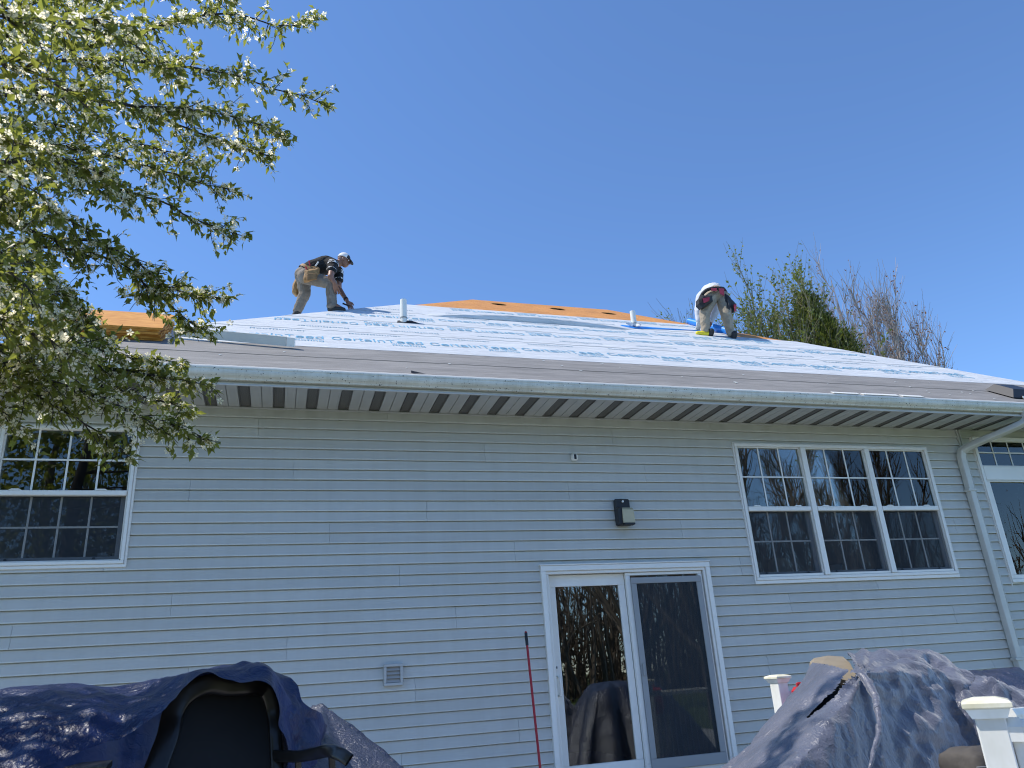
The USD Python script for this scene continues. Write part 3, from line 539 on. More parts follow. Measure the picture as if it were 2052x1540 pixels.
obj('body', cbox(2.903, 2.98, YW-0.045, YW-0.004, 2.071, 2.146, 0.016), 'white_vinyl', sen)
obj('camera_lens', cbox(2.930, 2.957, YW-0.0485, YW-0.044, 2.082, 2.134, 0.003), 'black_plastic', sen)

# ------------------------------------------------------------------ red pole leaning on the wall
a_, b_ = np.array([2.264, 7.29, 0.369]), np.array([2.205, 6.88, -1.2]); d_ = b_-a_
pole = thing('pole', 'thin red pole with black grip leaning on siding left of door', 'pole', tuple(b_))
obj('shaft', tube1([a_+d_*0.075, b_], 0.0115, 12), 'red_paint', pole, smooth=40)
obj('grip', tube1([a_, a_+d_*0.004, a_+d_*0.074, a_+d_*0.076], [0.010, 0.0145, 0.0145, 0.012], 12), 'black_plastic', pole, smooth=40)
obj('grip_end', trimesh.creation.icosphere(2, 0.0125).apply_translation(a_), 'red_paint', pole, smooth=True)

# ------------------------------------------------------------------ indoor things seen through the panes
def cup(x, z, label):
    t = thing('cup', label, 'cup', (x, YW+0.24, z), 'white cups on the indoor sill'); pr = np.array([(0, 0), (0.03, 0), (0.042, 0.02), (0.045, 0.085), (0.041, 0.085), (0.038, 0.02), (0, 0.008)])
    m = trimesh.creation.revolve(pr, sections=24); m.apply_translation([x, YW+0.24, z]); obj('bowl', m, 'white_china', t, smooth=40)
    obj('handle', tube1([[x+0.042, YW+0.24, z+0.02], [x+0.068, YW+0.24, z+0.03], [x+0.068, YW+0.24, z+0.06], [x+0.043, YW+0.24, z+0.072]], 0.005, 8, 10), 'white_china', t, smooth=True)
obj('indoor_sill', cat(box(-2.35, -1.3, YW+0.16, YW+0.34, 1.115, 1.14), box(4.93, 7.58, YW+0.16, YW+0.5, 0.79, 0.82)), 'white_vinyl', house)
cup(-1.50, 1.141, 'left one of two white cups behind the left window pane'); cup(-1.38, 1.141, 'right one of two white cups behind the left window pane')
def pillow(x, z, w, h, lab):
    m = trimesh.creation.icosphere(4, 1.0); v = np.array(m.vertices); v = np.sign(v)*np.abs(v)**0.55*[w/2, 0.06, h/2]; v[:, 1] += 0.1*v[:, 2]
    v += np.array([x, YW+0.40, z+h/2-0.01]); m = trimesh.Trimesh(v, m.faces)
    obj('cushion', m, 'beige_cloth', smooth=True, label=lab, cat='cushion', group='cushions behind the triple window')
pillow(5.13, 0.82, 0.22, 0.24, 'pale beige cushion behind the lowest left pane of the triple window')
pillow(5.50, 0.82, 0.26, 0.26, 'brown beige cushion behind the left sash, next to the bowl')
t = thing('bowl', 'white bowl on the sill behind the triple window, left sash', 'bowl', (5.62, YW+0.25, 0.82))
obj('body', trimesh.creation.revolve(np.array([(0, 0), (0.05, 0), (0.09, 0.06), (0.085, 0.06), (0.045, 0.012), (0, 0.01)]), sections=28).apply_translation([5.62, YW+0.25, 0.821]), 'white_china', t, smooth=40)
t = thing('flower_pot', 'whitish round flower pot behind the middle sash of the triple window', 'flower pot', (6.15, YW+0.28, 0.82), 'flower pots on the indoor sill')
obj('body', trimesh.creation.revolve(np.array([(0, 0), (0.06, 0), (0.085, 0.13), (0.075, 0.13), (0.05, 0.02), (0, 0.02)]), sections=28).apply_translation([6.15, YW+0.28, 0.821]), 'white_china', t, smooth=40)
t = thing('flower_pot', 'dim grey flower pot behind the right sash of the triple window', 'flower pot', (7.05, YW+0.30, 0.82), 'flower pots on the indoor sill')
obj('body', trimesh.creation.revolve(np.array([(0, 0), (0.055, 0), (0.075, 0.11), (0.065, 0.11), (0.05, 0.02), (0, 0.02)]), sections=28).apply_translation([7.05, YW+0.30, 0.821]), 'sash_grey', t, smooth=40)

# ------------------------------------------------------------------ things lying on the roof
st = thing('board_stack', 'stack of orange boards lying on grey membrane near left hip', 'board stack', tuple(rp(-1.7, 1.0)))
for k in range(6):
    j = wr.uniform(-0.03, 0.03, 2); ang = wr.uniform(-0.03, 0.03)
    poly = sg.box(-2.25+j[0], 0.98+j[1], -1.20+j[0], 1.92+j[1]); n_ = 44
    ring = np.array([poly.exterior.interpolate(t_, True).coords[0] for t_ in np.linspace(0, 1, n_, False)])+wr.uniform(-0.012, 0.012, (n_, 2))
    obj('board', slope_poly(sg.Polygon(ring), 0.021, 0.034+0.0225*k), 'orange_board', st)
tb = thing('trim_board', 'long white metal trim board resting on edge along lower roof', 'trim board', tuple(rp(-0.6, 1.0)))
A0, A1 = rp(-1.13, 1.24, 0.03), rp(-0.03, 1.00, 0.03); dx = A1-A0; up_ = NR*0.105+np.array([0, 0.02, 0.0])
sd = np.cross(dx/np.linalg.norm(dx), NR)
obj('board', hull([A0, A1, A0+up_, A1+up_, A0-sd*0.03, A1-sd*0.03, A0+up_-sd*0.03, A1+up_-sd*0.03]), 'downspout', tb)
E0, E1 = A1+dx*0.004, A1+dx*0.075
obj('end_block', hull([E0, E1, E0+up_*0.98, E1+up_*0.98, E0-sd*0.045, E1-sd*0.045, E0+up_*0.98-sd*0.045, E1+up_*0.98-sd*0.045]), 'white_vinyl', tb)
gp = thing('grooved_panel', 'white grooved siding bundle at the far left roof edge', 'siding bundle', tuple(rp(-2.3, 1.7)))
c0, c1 = at_y(118, 657, 8.7), at_y(200, 662, 8.4)
for k in range(4):
    up0 = np.array([0, 0.006, 0.026])*k
    q = [c0+up0, c1+up0]; obj('siding_plank', hull([p+o for p in q for o in ([0, 0, 0], [0, 0.004, 0.022], [0, 0.16, 0.03], [0, 0.16, 0.0])]), 'white_vinyl', gp)
# blue tarp heap beyond the hip
c = at_y(300, 648, 9.2); q = trimesh.creation.icosphere(4, 1.0); v = np.array(q.vertices)*[0.27, 0.25, 0.10]; v *= 1+0.35*(meshkit.fbm(v*6+3, 3, 2)[:, None]-0.5); obj('tarp_heap', trimesh.Trimesh(v+c+[0, 0, -0.04], q.faces), 'tarp_inner', smooth=40, label='dark blue bundled tarp behind the orange boards on roof', cat='tarp')
rl0, rl1 = rp(7.225, 4.50, 0.082), rp(7.06, 5.62, 0.082); ax = (rl1-rl0)/np.linalg.norm(rl1-rl0)
roll = thing('underlayment_roll', 'bright blue roll of roofing underlayment at the worker\'s feet', 'roll', tuple(rl0))
obj('outer_wrap', tube1([rl0, rl1], 0.060, 28, caps=False), 'roll_blue', roll, smooth=40)
sd = np.cross(ax, NR); an = []
def ring(c, r0, r1, n=28):
    t = np.linspace(0, 2*np.pi, n, False); D = NR*np.cos(t)[:, None]+sd*np.sin(t)[:, None]
    V = np.vstack([c+D*r0, c+D*r1]); i = np.arange(n); j = (i+1) % n
    return trimesh.Trimesh(V, np.vstack([np.stack([i, j, n+i], 1), np.stack([j, n+j, n+i], 1)]), process=False)
obj('roll_end', cat(ring(rl0, 0.024, 0.060), ring(rl1, 0.024, 0.060)), 'sash_grey', roll)
obj('core', cat(tube1([rl0, rl0+ax*0.25], 0.024, 20, caps=False), ring(rl0+ax*0.2, 0.0, 0.024)), 'black_plastic', roll)

# ------------------------------------------------------------------ people
def sph(p, r, seg=20): return m3.Manifold.sphere(r, seg).translate([float(x) for x in p])
def limb(*pr):
    """chain of (point, radius): hulls of neighbours"""
    return [m3.Manifold.batch_hull([sph(p, r), sph(q, s)]) for (p, r), (q, s) in zip(pr[:-1], pr[1:])]
def solid(parts, edge=0.022, it=8, fold=0.0, seed=0, fs=14.0):
    m = m3.Manifold.batch_boolean(parts, m3.OpType.Add).refine_to_length(edge).to_mesh()
    t = trimesh.Trimesh(m.vert_properties[:, :3], m.tri_verts)
    trimesh.smoothing.filter_taubin(t, iterations=it)
    if fold:
        n = np.array(t.vertex_normals); v = np.array(t.vertices); t = trimesh.Trimesh(v+n*(meshkit.fbm(v*fs, 3, seed)[:, None]-0.5)*2*fold, t.faces, process=False)
    return t
def hand(wrist, knuckle, palm_n, side, spread, curl, s=1.0):
    """palm and five fingers; direction wrist->knuckle, palm normal, side = direction of the thumb"""
    d = knuckle-wrist; d = d/np.linalg.norm(d); sv = side-d*(side@d); sv /= np.linalg.norm(sv); nn = np.cross(d, sv); nn *= np.sign(nn@palm_n) or 1
    pc = wrist+d*0.05*s; parts = [m3.Manifold.batch_hull([sph(wrist, 0.026*s, 12), sph(wrist+d*0.085*s+sv*0.03*s, 0.014*s, 12), sph(wrist+d*0.08*s-sv*0.03*s, 0.013*s, 12), sph(pc, 0.02*s, 12)])]
    for off, ln in ((0.030, 0.075), (0.010, 0.085), (-0.010, 0.08), (-0.029, 0.062)):
        b = wrist+d*0.085*s+sv*off*s; dd = d+sv*off*spread*4; dd /= np.linalg.norm(dd)
        p1 = b+(dd*np.cos(curl*0.4)+nn*np.sin(curl*0.4))*ln*0.5*s; p2 = p1+(dd*np.cos(curl)+nn*np.sin(curl))*ln*0.5*s
        parts += limb((b, 0.0105*s), (p1, 0.0095*s), (p2, 0.008*s))
    tb_ = wrist+d*0.03*s+sv*0.028*s; t1 = tb_+(d*0.6+sv*0.75+nn*0.2)*0.04*s; t2 = t1+(d*0.9+sv*0.2+nn*0.35)*0.032*s
    parts += limb((tb_, 0.014*s), (t1, 0.0115*s), (t2, 0.009*s))
    return parts
def Zm(ox, oy): return lambda x, y, dep: at_y(ox+x/6.417, oy+y/6.417, dep)
# --- worker on the left, leaning forward with one hand on the roof
J = Zm(540, 460)
w1 = thing('person', 'worker in black jersey and white cap bending forward on left hip of roof', 'person', tuple(rp(0.65, 4.28)), 'roofers at work on the roof')
pel, wai, che = J(440, 590, 10.42), J(545, 510, 10.42), J(720, 462, 10.42)
shN, shF = J(815, 450, 10.27), J(880, 535, 10.60); nk = J(858, 440, 10.44); hd = J(955, 405, 10.45)
hipN, hipF = J(465, 605, 10.32), J(435, 610, 10.52)
knN, anN = J(795, 700, 10.22), J(800, 955, 10.25); toN = J(950, 1035, 10.22); heN = J(785, 1030, 10.26)
knF, anF = J(452, 840, 10.55), J(362, 1045, 10.60); ftF = J(345, 1120, 10.62)
elN, wrN = J(785, 605, 10.12), J(835, 690, 10.10); elF, wrF = J(893, 760, 10.52), J(1000, 925, 10.42); haF = J(1035, 985, 10.40)
fx = np.array([1.0, 0, 0]); fy = np.array([0, 1.0, 0]); fz = np.array([0, 0, 1.0])
fd = J(1010, 440, 10.43)-J(930, 415, 10.45); fd /= np.linalg.norm(fd); hu = np.cross(fy, fd); hu = -hu if hu[2] < 0 else hu; hu /= np.linalg.norm(hu)
def headparts(c, f, u, r=0.088):
    s = np.cross(u, f)
    H = [m3.Manifold.batch_hull([sph(c+u*0.02-f*0.012, r), sph(c+f*0.035-u*0.045, 0.055), sph(c+f*0.055-u*0.075, 0.030)])]
    H += limb((c+f*0.083+u*0.012, 0.010), (c+f*0.108-u*0.018, 0.013)); H += [sph(c+f*0.09-u*0.028, 0.014)]
    H += limb((c+f*0.087-u*0.050+s*0.015, 0.009), (c+f*0.087-u*0.050-s*0.015, 0.009)); H += limb((c+f*0.084-u*0.062+s*0.012, 0.009), (c+f*0.084-u*0.062-s*0.012, 0.009))
    H += [m3.Manifold.batch_hull([sph(c+s*e*0.082-u*0.0, 0.016, 10), sph(c+s*e*0.080-u*0.035+f*0.005, 0.010, 10)]) for e in (-1, 1)]
    H += limb((c+f*0.075+u*0.03+s*0.04, 0.012), (c+f*0.082+u*0.03, 0.011), (c+f*0.075+u*0.03-s*0.04, 0.012))
    return H
body = limb((pel, 0.115), (wai, 0.115), (che, 0.13), (nk, 0.06), (hd-fd*0.02-hu*0.05, 0.05)) + limb((che, 0.11), (shN, 0.06)) + limb((che, 0.11), (shF, 0.06)) + \
    limb((pel, 0.10), (hipN, 0.09), (knN, 0.058), (anN, 0.040), (toN, 0.03)) + limb((pel, 0.10), (hipF, 0.09), (knF, 0.058), (anF, 0.040), (ftF, 0.03)) + \
    limb((shN, 0.055), (elN, 0.043), (wrN, 0.029)) + limb((shF, 0.055), (elF, 0.042), (wrF, 0.028)) + headparts(hd, fd, hu)
body += hand(wrN, wrN+(J(850, 740, 10.12)-wrN), fy, -fy*0.2+fx, 0.5, 0.5) + hand(wrF, haF, -fx*0.2-fz, fx, 0.5, 0.7)
obj('body', solid(body, 0.016, 6), 'skin', w1, smooth=True)
for e in (-1, 1): obj('eye', sph(hd+fd*0.076+hu*0.012+np.cross(hu, fd)*e*0.032, 0.011, 16), 'cap_white', w1, smooth=True)
pants = limb((pel+(wai-pel)*0.35, 0.128), (pel, 0.135)) + limb((pel, 0.12), (hipN, 0.115), (knN, 0.083), (knN*0.45+anN*0.55, 0.076), (anN, 0.074), (anN-fz*0.035, 0.075)) + limb((pel, 0.12), (hipF, 0.115), (knF, 0.086), (anF, 0.066))
obj('trousers', solid(pants, 0.018, 6, 0.012, 3), 'khaki', w1, smooth=True)
jer = limb((pel+(wai-pel)*0.55, 0.128), (wai, 0.132), (che, 0.148), (nk-(nk-che)*0.15, 0.075)) + limb((che, 0.13), (shN, 0.082), (shN*0.45+elN*0.55, 0.068)) + limb((che, 0.13), (shF, 0.08), (shF*0.45+elF*0.55, 0.068))
obj('jersey', solid(jer, 0.018, 6, 0.010, 5), 'black_jersey', w1, smooth=True)
def band(a, b, t0, t1, r0, r1): return tube1([a+(b-a)*t0, a+(b-a)*t1], [r0, r1], 24, caps=False)
obj('sleeve_band', cat(band(shN, elN, -0.02, 0.17, 0.087, 0.083), band(shN, elN, 0.50, 0.58, 0.075, 0.073), band(shF, elF, 0.06, 0.26, 0.085, 0.080), band(shF, elF, 0.50, 0.57, 0.075, 0.073)), 'sleeve_band', w1, smooth=40)
shoe = limb((anN-fz*0.01, 0.056), (heN+fz*0.005, 0.048), (heN*0.45+toN*0.55+fz*0.005, 0.046), (toN, 0.036)); obj('shoe', solid(shoe, 0.014, 5), 'shoe_dark', w1, smooth=True)
shoe = limb((anF-fz*0.03, 0.056), (ftF-fx*0.03, 0.045), (ftF+fx*0.1, 0.04), (ftF+fx*0.16, 0.034)); obj('shoe', solid(shoe, 0.014, 5), 'shoe_dark', w1, smooth=True)
cap = m3.Manifold.batch_hull([sph(hd+hu*0.032-fd*0.012, 0.099, 36)]); cap = cap.trim_by_plane([float(x) for x in hu], float(hu@(hd+hu*0.022)))
cm = cap.to_mesh(); cp = trimesh.Trimesh(cm.vert_properties[:, :3], cm.tri_verts).subdivide()
front = ((cp.triangles_center-hd)@fd) > 0.045
obj('cap', cp.submesh([~front], append=True), 'cap_white', w1, smooth=40); obj('cap_front', cp.submesh([front], append=True), 'dark_nylon', w1, smooth=40)
sv = np.cross(hu, fd)
brim = [hd+hu*0.030+fd*(0.07+0.085*np.cos(a))+sv*0.078*np.sin(a)-hu*0.035*np.cos(a) for a in np.linspace(-1.57, 1.57, 15)]
obj('cap_brim', hull(brim+[p+hu*0.008 for p in brim]), 'dark_nylon', w1)
# belt and pouches
bc = pel+(wai-pel)*0.40; bax = (wai-pel)/np.linalg.norm(wai-pel)
bt = np.linspace(0, 2*np.pi, 33); B1 = np.cross(bax, fy); B1 /= np.linalg.norm(B1)
bring = np.array([bc+(B1*np.cos(t)+fy*np.sin(t))*0.148 for t in bt])
bm = trimesh.Trimesh(np.vstack([bring-bax*0.025, bring+bax*0.025]), np.vstack([[[i, i+1, 33+i], [i+1, 34+i, 33+i]] for i in range(32)]), process=False)
obj('tool_belt', bm, 'leather', w1, smooth=40)
def pouch(pts_px, yn, th, name, m_, par, Jf, r=0.016):
    q = [Jf(x, y, yn) for x, y in pts_px]; c = np.mean(q, 0); pt = [(c+(p-c)*0.86+fy*th*0.8, r*0.8) for p in q]+[(c+(p-c)*0.9, r) for p in q]+[(c+(p-c)*0.55-fy*0.02, r) for p in q]
    g = solid([m3.Manifold.batch_hull([sph(p, r_, 10) for p, r_ in pt])], 0.02, 2, 0.006, 4, 22); return obj(name, g, m_, par, smooth=True)
pp = pouch([(455, 530), (640, 500), (640, 640), (440, 660)], 10.20, 0.08, 'tool_pouch', 'leather', w1, J)
obj('pocket', solid([m3.Manifold.batch_hull([sph(J(x, y, d), 0.013, 10) for x, y, d in ((490, 585, 10.13), (595, 573, 10.13), (598, 640, 10.125), (490, 650, 10.125), (490, 585, 10.2), (595, 573, 10.2))])], 0.02, 2), 'leather_dark', pp, smooth=True)
obj('pouch_flap', hull([J(470, 465, 10.22), J(625, 480, 10.22), J(635, 545, 10.19), J(460, 550, 10.19), J(480, 470, 10.25), J(620, 480, 10.25)]), 'leather', pp)
pouch([(340, 640), (372, 625), (372, 820), (345, 845), (300, 800), (310, 700)], 10.58, 0.10, 'tool_pouch', 'leather', w1, J)
obj('tool_handle', tube1([J(590, 475, 10.22), J(630, 418, 10.2)], 0.011, 8), 'glove_white', w1); obj('tool_handle', tube1([J(520, 470, 10.22), J(508, 400, 10.2)], 0.010, 8), 'red_paint', w1); obj('tool_handle', tube1([J(480, 520, 10.2), J(465, 480, 10.19)], 0.012, 8), 'red_paint', w1)
obj('wristband', band(elF, wrF, 0.80, 0.9, 0.036, 0.035), 'dark_nylon', w1)
kn_ = J(1020, 985, 10.37); t = thing('utility_knife', 'small dark knife in the hand of the left worker', 'knife', tuple(kn_))
obj('handle', tube1([kn_+fx*-0.09+fz*0.035, kn_+fx*0.0], [0.013, 0.011], 8), 'dark_nylon', t); obj('blade', hull([kn_, kn_+fz*0.012, kn_+fx*0.05, kn_+fx*0.04+fy*0.002, kn_+fy*0.002]), 'chair_metal', t)

# --- worker on the right, bent over away from us above the blue roll
K = Zm(1340, 470)
w2 = thing('person', 'worker in white shirt bent double beside blue roll, back turned', 'person', tuple(rp(6.85, 4.2)), 'roofers at work on the roof')
fl, fr = rp(6.66, 4.22), rp(7.08, 4.12)
pel = K(612, 775, 10.24); wai = K(575, 735, 10.45); che = K(530, 765, 10.68)
hL, hR = K(545, 815, 10.24), K(690, 815, 10.22)
kL, aL = K(462, 1010, 10.18), K(472, 1235, 10.20); kR, aR = K(738, 1030, 10.12), K(795, 1265, 10.12)
sL, sR = K(418, 815, 10.62), K(655, 840, 10.70); eL, wL = K(383, 985, 10.62), K(384, 1105, 10.62); haL = K(384, 1165, 10.64)
eR, wR = K(605, 985, 10.68), K(548, 1110, 10.66); haR = K(522, 1170, 10.66); nk = K(545, 880, 10.86); hd = K(535, 960, 10.92)
f2 = np.array([0, -0.35, -0.93]); u2 = np.array([0, 0.93, -0.35])
body = limb((pel, 0.12), (wai, 0.125), (che, 0.13), (nk, 0.06), (hd, 0.055)) + limb((che, 0.11), (sL, 0.06)) + limb((che, 0.11), (sR, 0.06)) + limb((pel, 0.11), (hL, 0.10), (kL, 0.062), (aL, 0.042), (fl+NR*0.05, 0.03)) + \
    limb((pel, 0.11), (hR, 0.10), (kR, 0.062), (aR, 0.042), (fr+NR*0.05, 0.03)) + limb((sL, 0.055), (eL, 0.042), (wL, 0.029)) + limb((sR, 0.055), (eR, 0.042), (wR, 0.029)) + headparts(hd, f2, -u2)
body += hand(wL, haL, -fx*0.5+fy, fx, 0.3, 0.9) + hand(wR, haR, fx*0.2-fz, -fx, 0.3, 0.9)
obj('body', solid(body, 0.017, 6), 'skin', w2, smooth=True)
obj('hair', solid([m3.Manifold.batch_hull([sph(hd+u2*-0.02+f2*-0.02, 0.095), sph(hd+u2*0.03, 0.085)])], 0.02, 3), 'hair', w2, smooth=True)
pants = limb((wai*0.35+pel*0.65, 0.145), (pel, 0.150)) + limb((pel, 0.135), (hL, 0.125), (kL, 0.092), (kL*0.4+aL*0.6, 0.080), (aL, 0.070)) + limb((pel, 0.135), (hR, 0.125), (kR, 0.092), (kR*0.4+aR*0.6, 0.080), (aR, 0.068))
obj('trousers', solid(pants, 0.018, 6, 0.012, 8), 'khaki_light', w2, smooth=True)
shirt = limb((wai*0.75+pel*0.25, 0.152), (wai, 0.156), (che, 0.175), (nk, 0.085)) + limb((che, 0.15), (sL, 0.098), (eL, 0.068), (wL, 0.048)) + limb((che, 0.14), (sR, 0.088), (eR, 0.068), (wR, 0.048))
obj('shirt', solid(shirt, 0.018, 6, 0.011, 9), 'white_shirt', w2, smooth=True)
def shoe_at(ft, d, m1, m2, name):
    d = d/np.linalg.norm(d); d = d-NR*(d@NR); d /= np.linalg.norm(d); h = ft-d*0.05+NR*0.047; t_ = ft+d*0.17+NR*0.042
    s = solid(limb((h+NR*0.05, 0.05), (h, 0.046), (ft+d*0.08+NR*0.045, 0.043), (t_, 0.036)), 0.014, 5); cc = (s.triangles_center-ft)@d
    if m1 == m2: obj('shoe', s, m1, w2, smooth=True); return
    obj('shoe', s.submesh([cc <= -0.005], append=True), m1, w2, smooth=40); obj('shoe_upper', s.submesh([cc > -0.005], append=True), m2, w2, smooth=40)
shoe_at(fl, np.array([-0.85, 0.3, 0]), 'shoe_dark', 'shoe_yellow', 'l'); shoe_at(fr, np.array([0.25, 0.9, 0]), 'shoe_dark', 'shoe_dark', 'r')
obj('glove', solid(hand(wL, haL, -fx*0.5+fy, fx, 0.3, 0.9, 1.15), 0.01, 3), 'glove_white', w2, smooth=True)
# belt and pouches over the hips
bl = [K(395, 850, 10.30), K(430, 775, 10.20), K(500, 712, 10.13), K(600, 690, 10.09), K(690, 695, 10.11), K(735, 745, 10.18), K(752, 800, 10.28)]
P = resample(bl, 24); obj('tool_belt', sweep_rect(P, 0.055, 0.05, 24, 0.012), 'dark_nylon', w2, smooth=40)
obj('belt_pad', hull([K(545, 690, 10.05), K(620, 690, 10.05), K(620, 730, 10.06), K(545, 728, 10.06), K(550, 695, 10.09), K(618, 730, 10.09)]), 'red_nylon', w2)
obj('belt_pad', hull([K(640, 690, 10.05), K(715, 700, 10.08), K(712, 790, 10.09), K(660, 765, 10.07), K(650, 700, 10.12), K(705, 790, 10.12)]), 'red_nylon', w2)
p = pouch([(385, 830), (430, 790), (555, 790), (565, 860), (430, 945), (385, 900)], 10.06, 0.12, 'tool_pouch', 'dark_nylon', w2, K)
obj('pocket', hull([K(436, 822, 9.99), K(528, 808, 9.99), K(520, 850, 9.985), K(450, 886, 9.985), K(445, 825, 10.05), K(520, 860, 10.05)]), 'red_nylon', p)
p = pouch([(720, 760), (765, 790), (810, 850), (865, 905), (860, 990), (800, 1005), (735, 960), (705, 880)], 10.10, 0.14, 'tool_pouch', 'dark_nylon', w2, K)
obj('pocket', hull([K(836, 900, 10.03), K(872, 900, 10.05), K(870, 985, 10.05), K(842, 1003, 10.03), K(845, 940, 10.0), K(850, 900, 10.1)]), 'red_nylon', p)
obj('pocket', hull([K(755, 830, 10.05), K(800, 880, 10.05), K(790, 990, 10.045), K(745, 950, 10.045), K(770, 900, 10.01), K(770, 900, 10.1)]), 'dark_nylon', p)

# ------------------------------------------------------------------ foreground: white railing
def post(c, ang, ztop, w, label):
    t = thing('railing_post', label, 'railing post', (c[0], c[1], ZD), 'white railing posts of the deck')
    R_ = trimesh.transformations.rotation_matrix(ang, [0, 0, 1], [c[0], c[1], 0]); h = w/2
    def put(m): m.apply_transform(R_); return m
    X, Y = c[0], c[1]
    obj('shaft', put(cbox(X-h, X+h, Y-h, Y+h, ZD, ztop-0.052, 0.004)), 'white_post', t)
    obj('cap', put(cat(hull([[X+a*r, Y+b*r, z] for a in (-1, 1) for b in (-1, 1) for r, z in ((h+0.006, ztop-0.060), (h+0.006, ztop-0.050), (h+0.012, ztop-0.044), (h+0.020, ztop-0.030))]))), 'white_post', t)
    obj('cap_top', put(hull([[X+a*r, Y+b*r, z] for a in (-1, 1) for b in (-1, 1) for r, z in ((h+0.021, ztop-0.0295), (h+0.028, ztop-0.025), (h+0.028, ztop-0.012), (h+0.022, ztop-0.006), (h*0.75, ztop+0.004))])), 'yellowed_cap', t)
    return t, put
c = at_y(1981, 1432, 2.25)
ztop = at_y(1981, 1399, 2.25)[2]
ANG = math.radians(45)
pt, put = post(c, ANG, ztop, 0.090, 'near white railing post with yellowed cap at right edge')
def rail(name, a, b, w, h, m_, lab):
    t = thing(name, lab, 'railing', tuple(np.minimum(a, b)), 'white deck railings')
    d = (b-a)/np.linalg.norm(b-a); s = np.cross(d, fz); s /= np.linalg.norm(s); u = np.cross(s, d)
    pf = [(-w/2, -h/2), (w/2, -h/2), (w/2, h*0.15), (w*0.32, h/2), (-w*0.32, h/2), (-w/2, h*0.15)]
    obj('top_rail', hull([p+s*x+u*y for p in (a, b) for x, y in pf]), m_, t); return t, d, s, u
# rail towards the right and the viewer, with fluted balusters under it
a = at_y(2009, 1462, 2.225); b = a+np.array([0.62, -0.60, -0.02])
t, d, s, u = rail('railing', a+0.0*(b-a), b, 0.062, 0.060, 'white_post', 'white railing running from the near post past right edge')
obj('rail_collar', hull([a+d*k+s*x+u*y for k in (0.0, 0.055) for x, y in ((-0.036, -0.034), (0.036, -0.034), (0.036, 0.01), (0.024, 0.035), (-0.024, 0.035), (-0.036, 0.01))]), 'white_post', t)
for k in range(6):
    q = a+d*(0.05+0.115*k); obj('baluster', hull([q+d*x+s*y+fz*z for x in (-0.03, 0.03) for y in (-0.017, 0.017) for z in (-0.031, -0.86)]), 'white_post', t)
    for x in (-0.018, 0, 0.018): obj('flute', hull([q+d*(x+e)-s*(0.0175)*g_+fz*z for e in (-0.003, 0.003) for g_ in (1, 1.12) for z in (-0.035, -0.85)]), 'white_post', t)
obj('bottom_rail', hull([p+s*x+fz*(y-0.9) for p in (a, b) for x in (-0.025, 0.025) for y in (-0.03, 0.03)]), 'white_post', t)
a = at_y(2023, 1438, 2.30); b = at_y(2140, 1425, 2.75)
t, d, s, u = rail('railing', a, b, 0.045, 0.055, 'white_post', 'white railing leaving behind the near post at right edge')
q = at_y(2034, 1447, 2.24); obj('bolt', tube1([q, q+np.array([0.004, -0.016, -0.006])], [0.0135, 0.0125], 12), 'yellowed_cap', t, smooth=40)
# the far post by the wall
c = at_y(1562, 1380, 6.1); ztop = at_y(1562, 1353, 6.1)[2]
post(c, math.radians(8), ztop, 0.105, 'farther white railing post standing between door and covered furniture')
a = np.array([c[0]+0.05, 6.1, ztop-0.16]); rail('railing', a, a+np.array([3.0, 0, 0]), 0.05, 0.06, 'white_post', 'white railing behind covered furniture from the farther post')
c = at_y(1596, 1374, 5.9)
t = thing('fuel_can', 'red plastic can just behind the right covered furniture', 'can', tuple(c))
obj('body', cbox(c[0]-0.01, c[0]+0.22, c[1]-0.1, c[1]+0.1, c[2]-0.3, c[2]-0.012, 0.03), 'red_paint', t)
obj('handle', tube1([[c[0]+0.01, c[1], c[2]-0.02], [c[0]+0.01, c[1], c[2]+0.012], [c[0]+0.15, c[1], c[2]+0.012], [c[0]+0.15, c[1], c[2]-0.02]], 0.012, 8, 14), 'red_paint', t)
tt = thing('stool', 'low wooden stool hidden behind the covered furniture, under the can', 'stool', (c[0]+0.1, c[1], ZD))
obj('seat', cbox(c[0]-0.06, c[0]+0.27, c[1]-0.15, c[1]+0.15, c[2]-0.34, c[2]-0.302, 0.008), 'deck_wood', tt)
for ax_ in (-0.03, 0.24):
    for ay_ in (-0.12, 0.12): obj('leg', cbox(c[0]+ax_-0.02, c[0]+ax_+0.02, c[1]+ay_-0.02, c[1]+ay_+0.02, ZD, c[2]-0.341), 'deck_wood', tt)

def crumple(v, n, lo, hi, seed, warp=0.25, stretch=(1, 1, 1)):
    """sharp creases in random directions, mean about 0, amplitude about 1"""
    r = np.random.default_rng(seed); v = np.asarray(v)*stretch; v = v+warp*0.3*np.stack([meshkit.fbm(v*2.2+k*7, 2, seed+k)-0.5 for k in range(3)], -1); h = 0
    for k in range(n):
        d = unit_(r); f = lo*(hi/lo)**r.random(); t = (v@d)*f+r.uniform(0, 2); tri = np.abs(t % 2-1); h = h+(tri-0.5)*2*(lo/f)**0.8*(0.4+1.2*meshkit.fbm(v*1.7+k*3.1, 2, seed+40+k))
    return h/np.sqrt(n)
def unit_(r): d = r.normal(size=3); return d/np.linalg.norm(d)
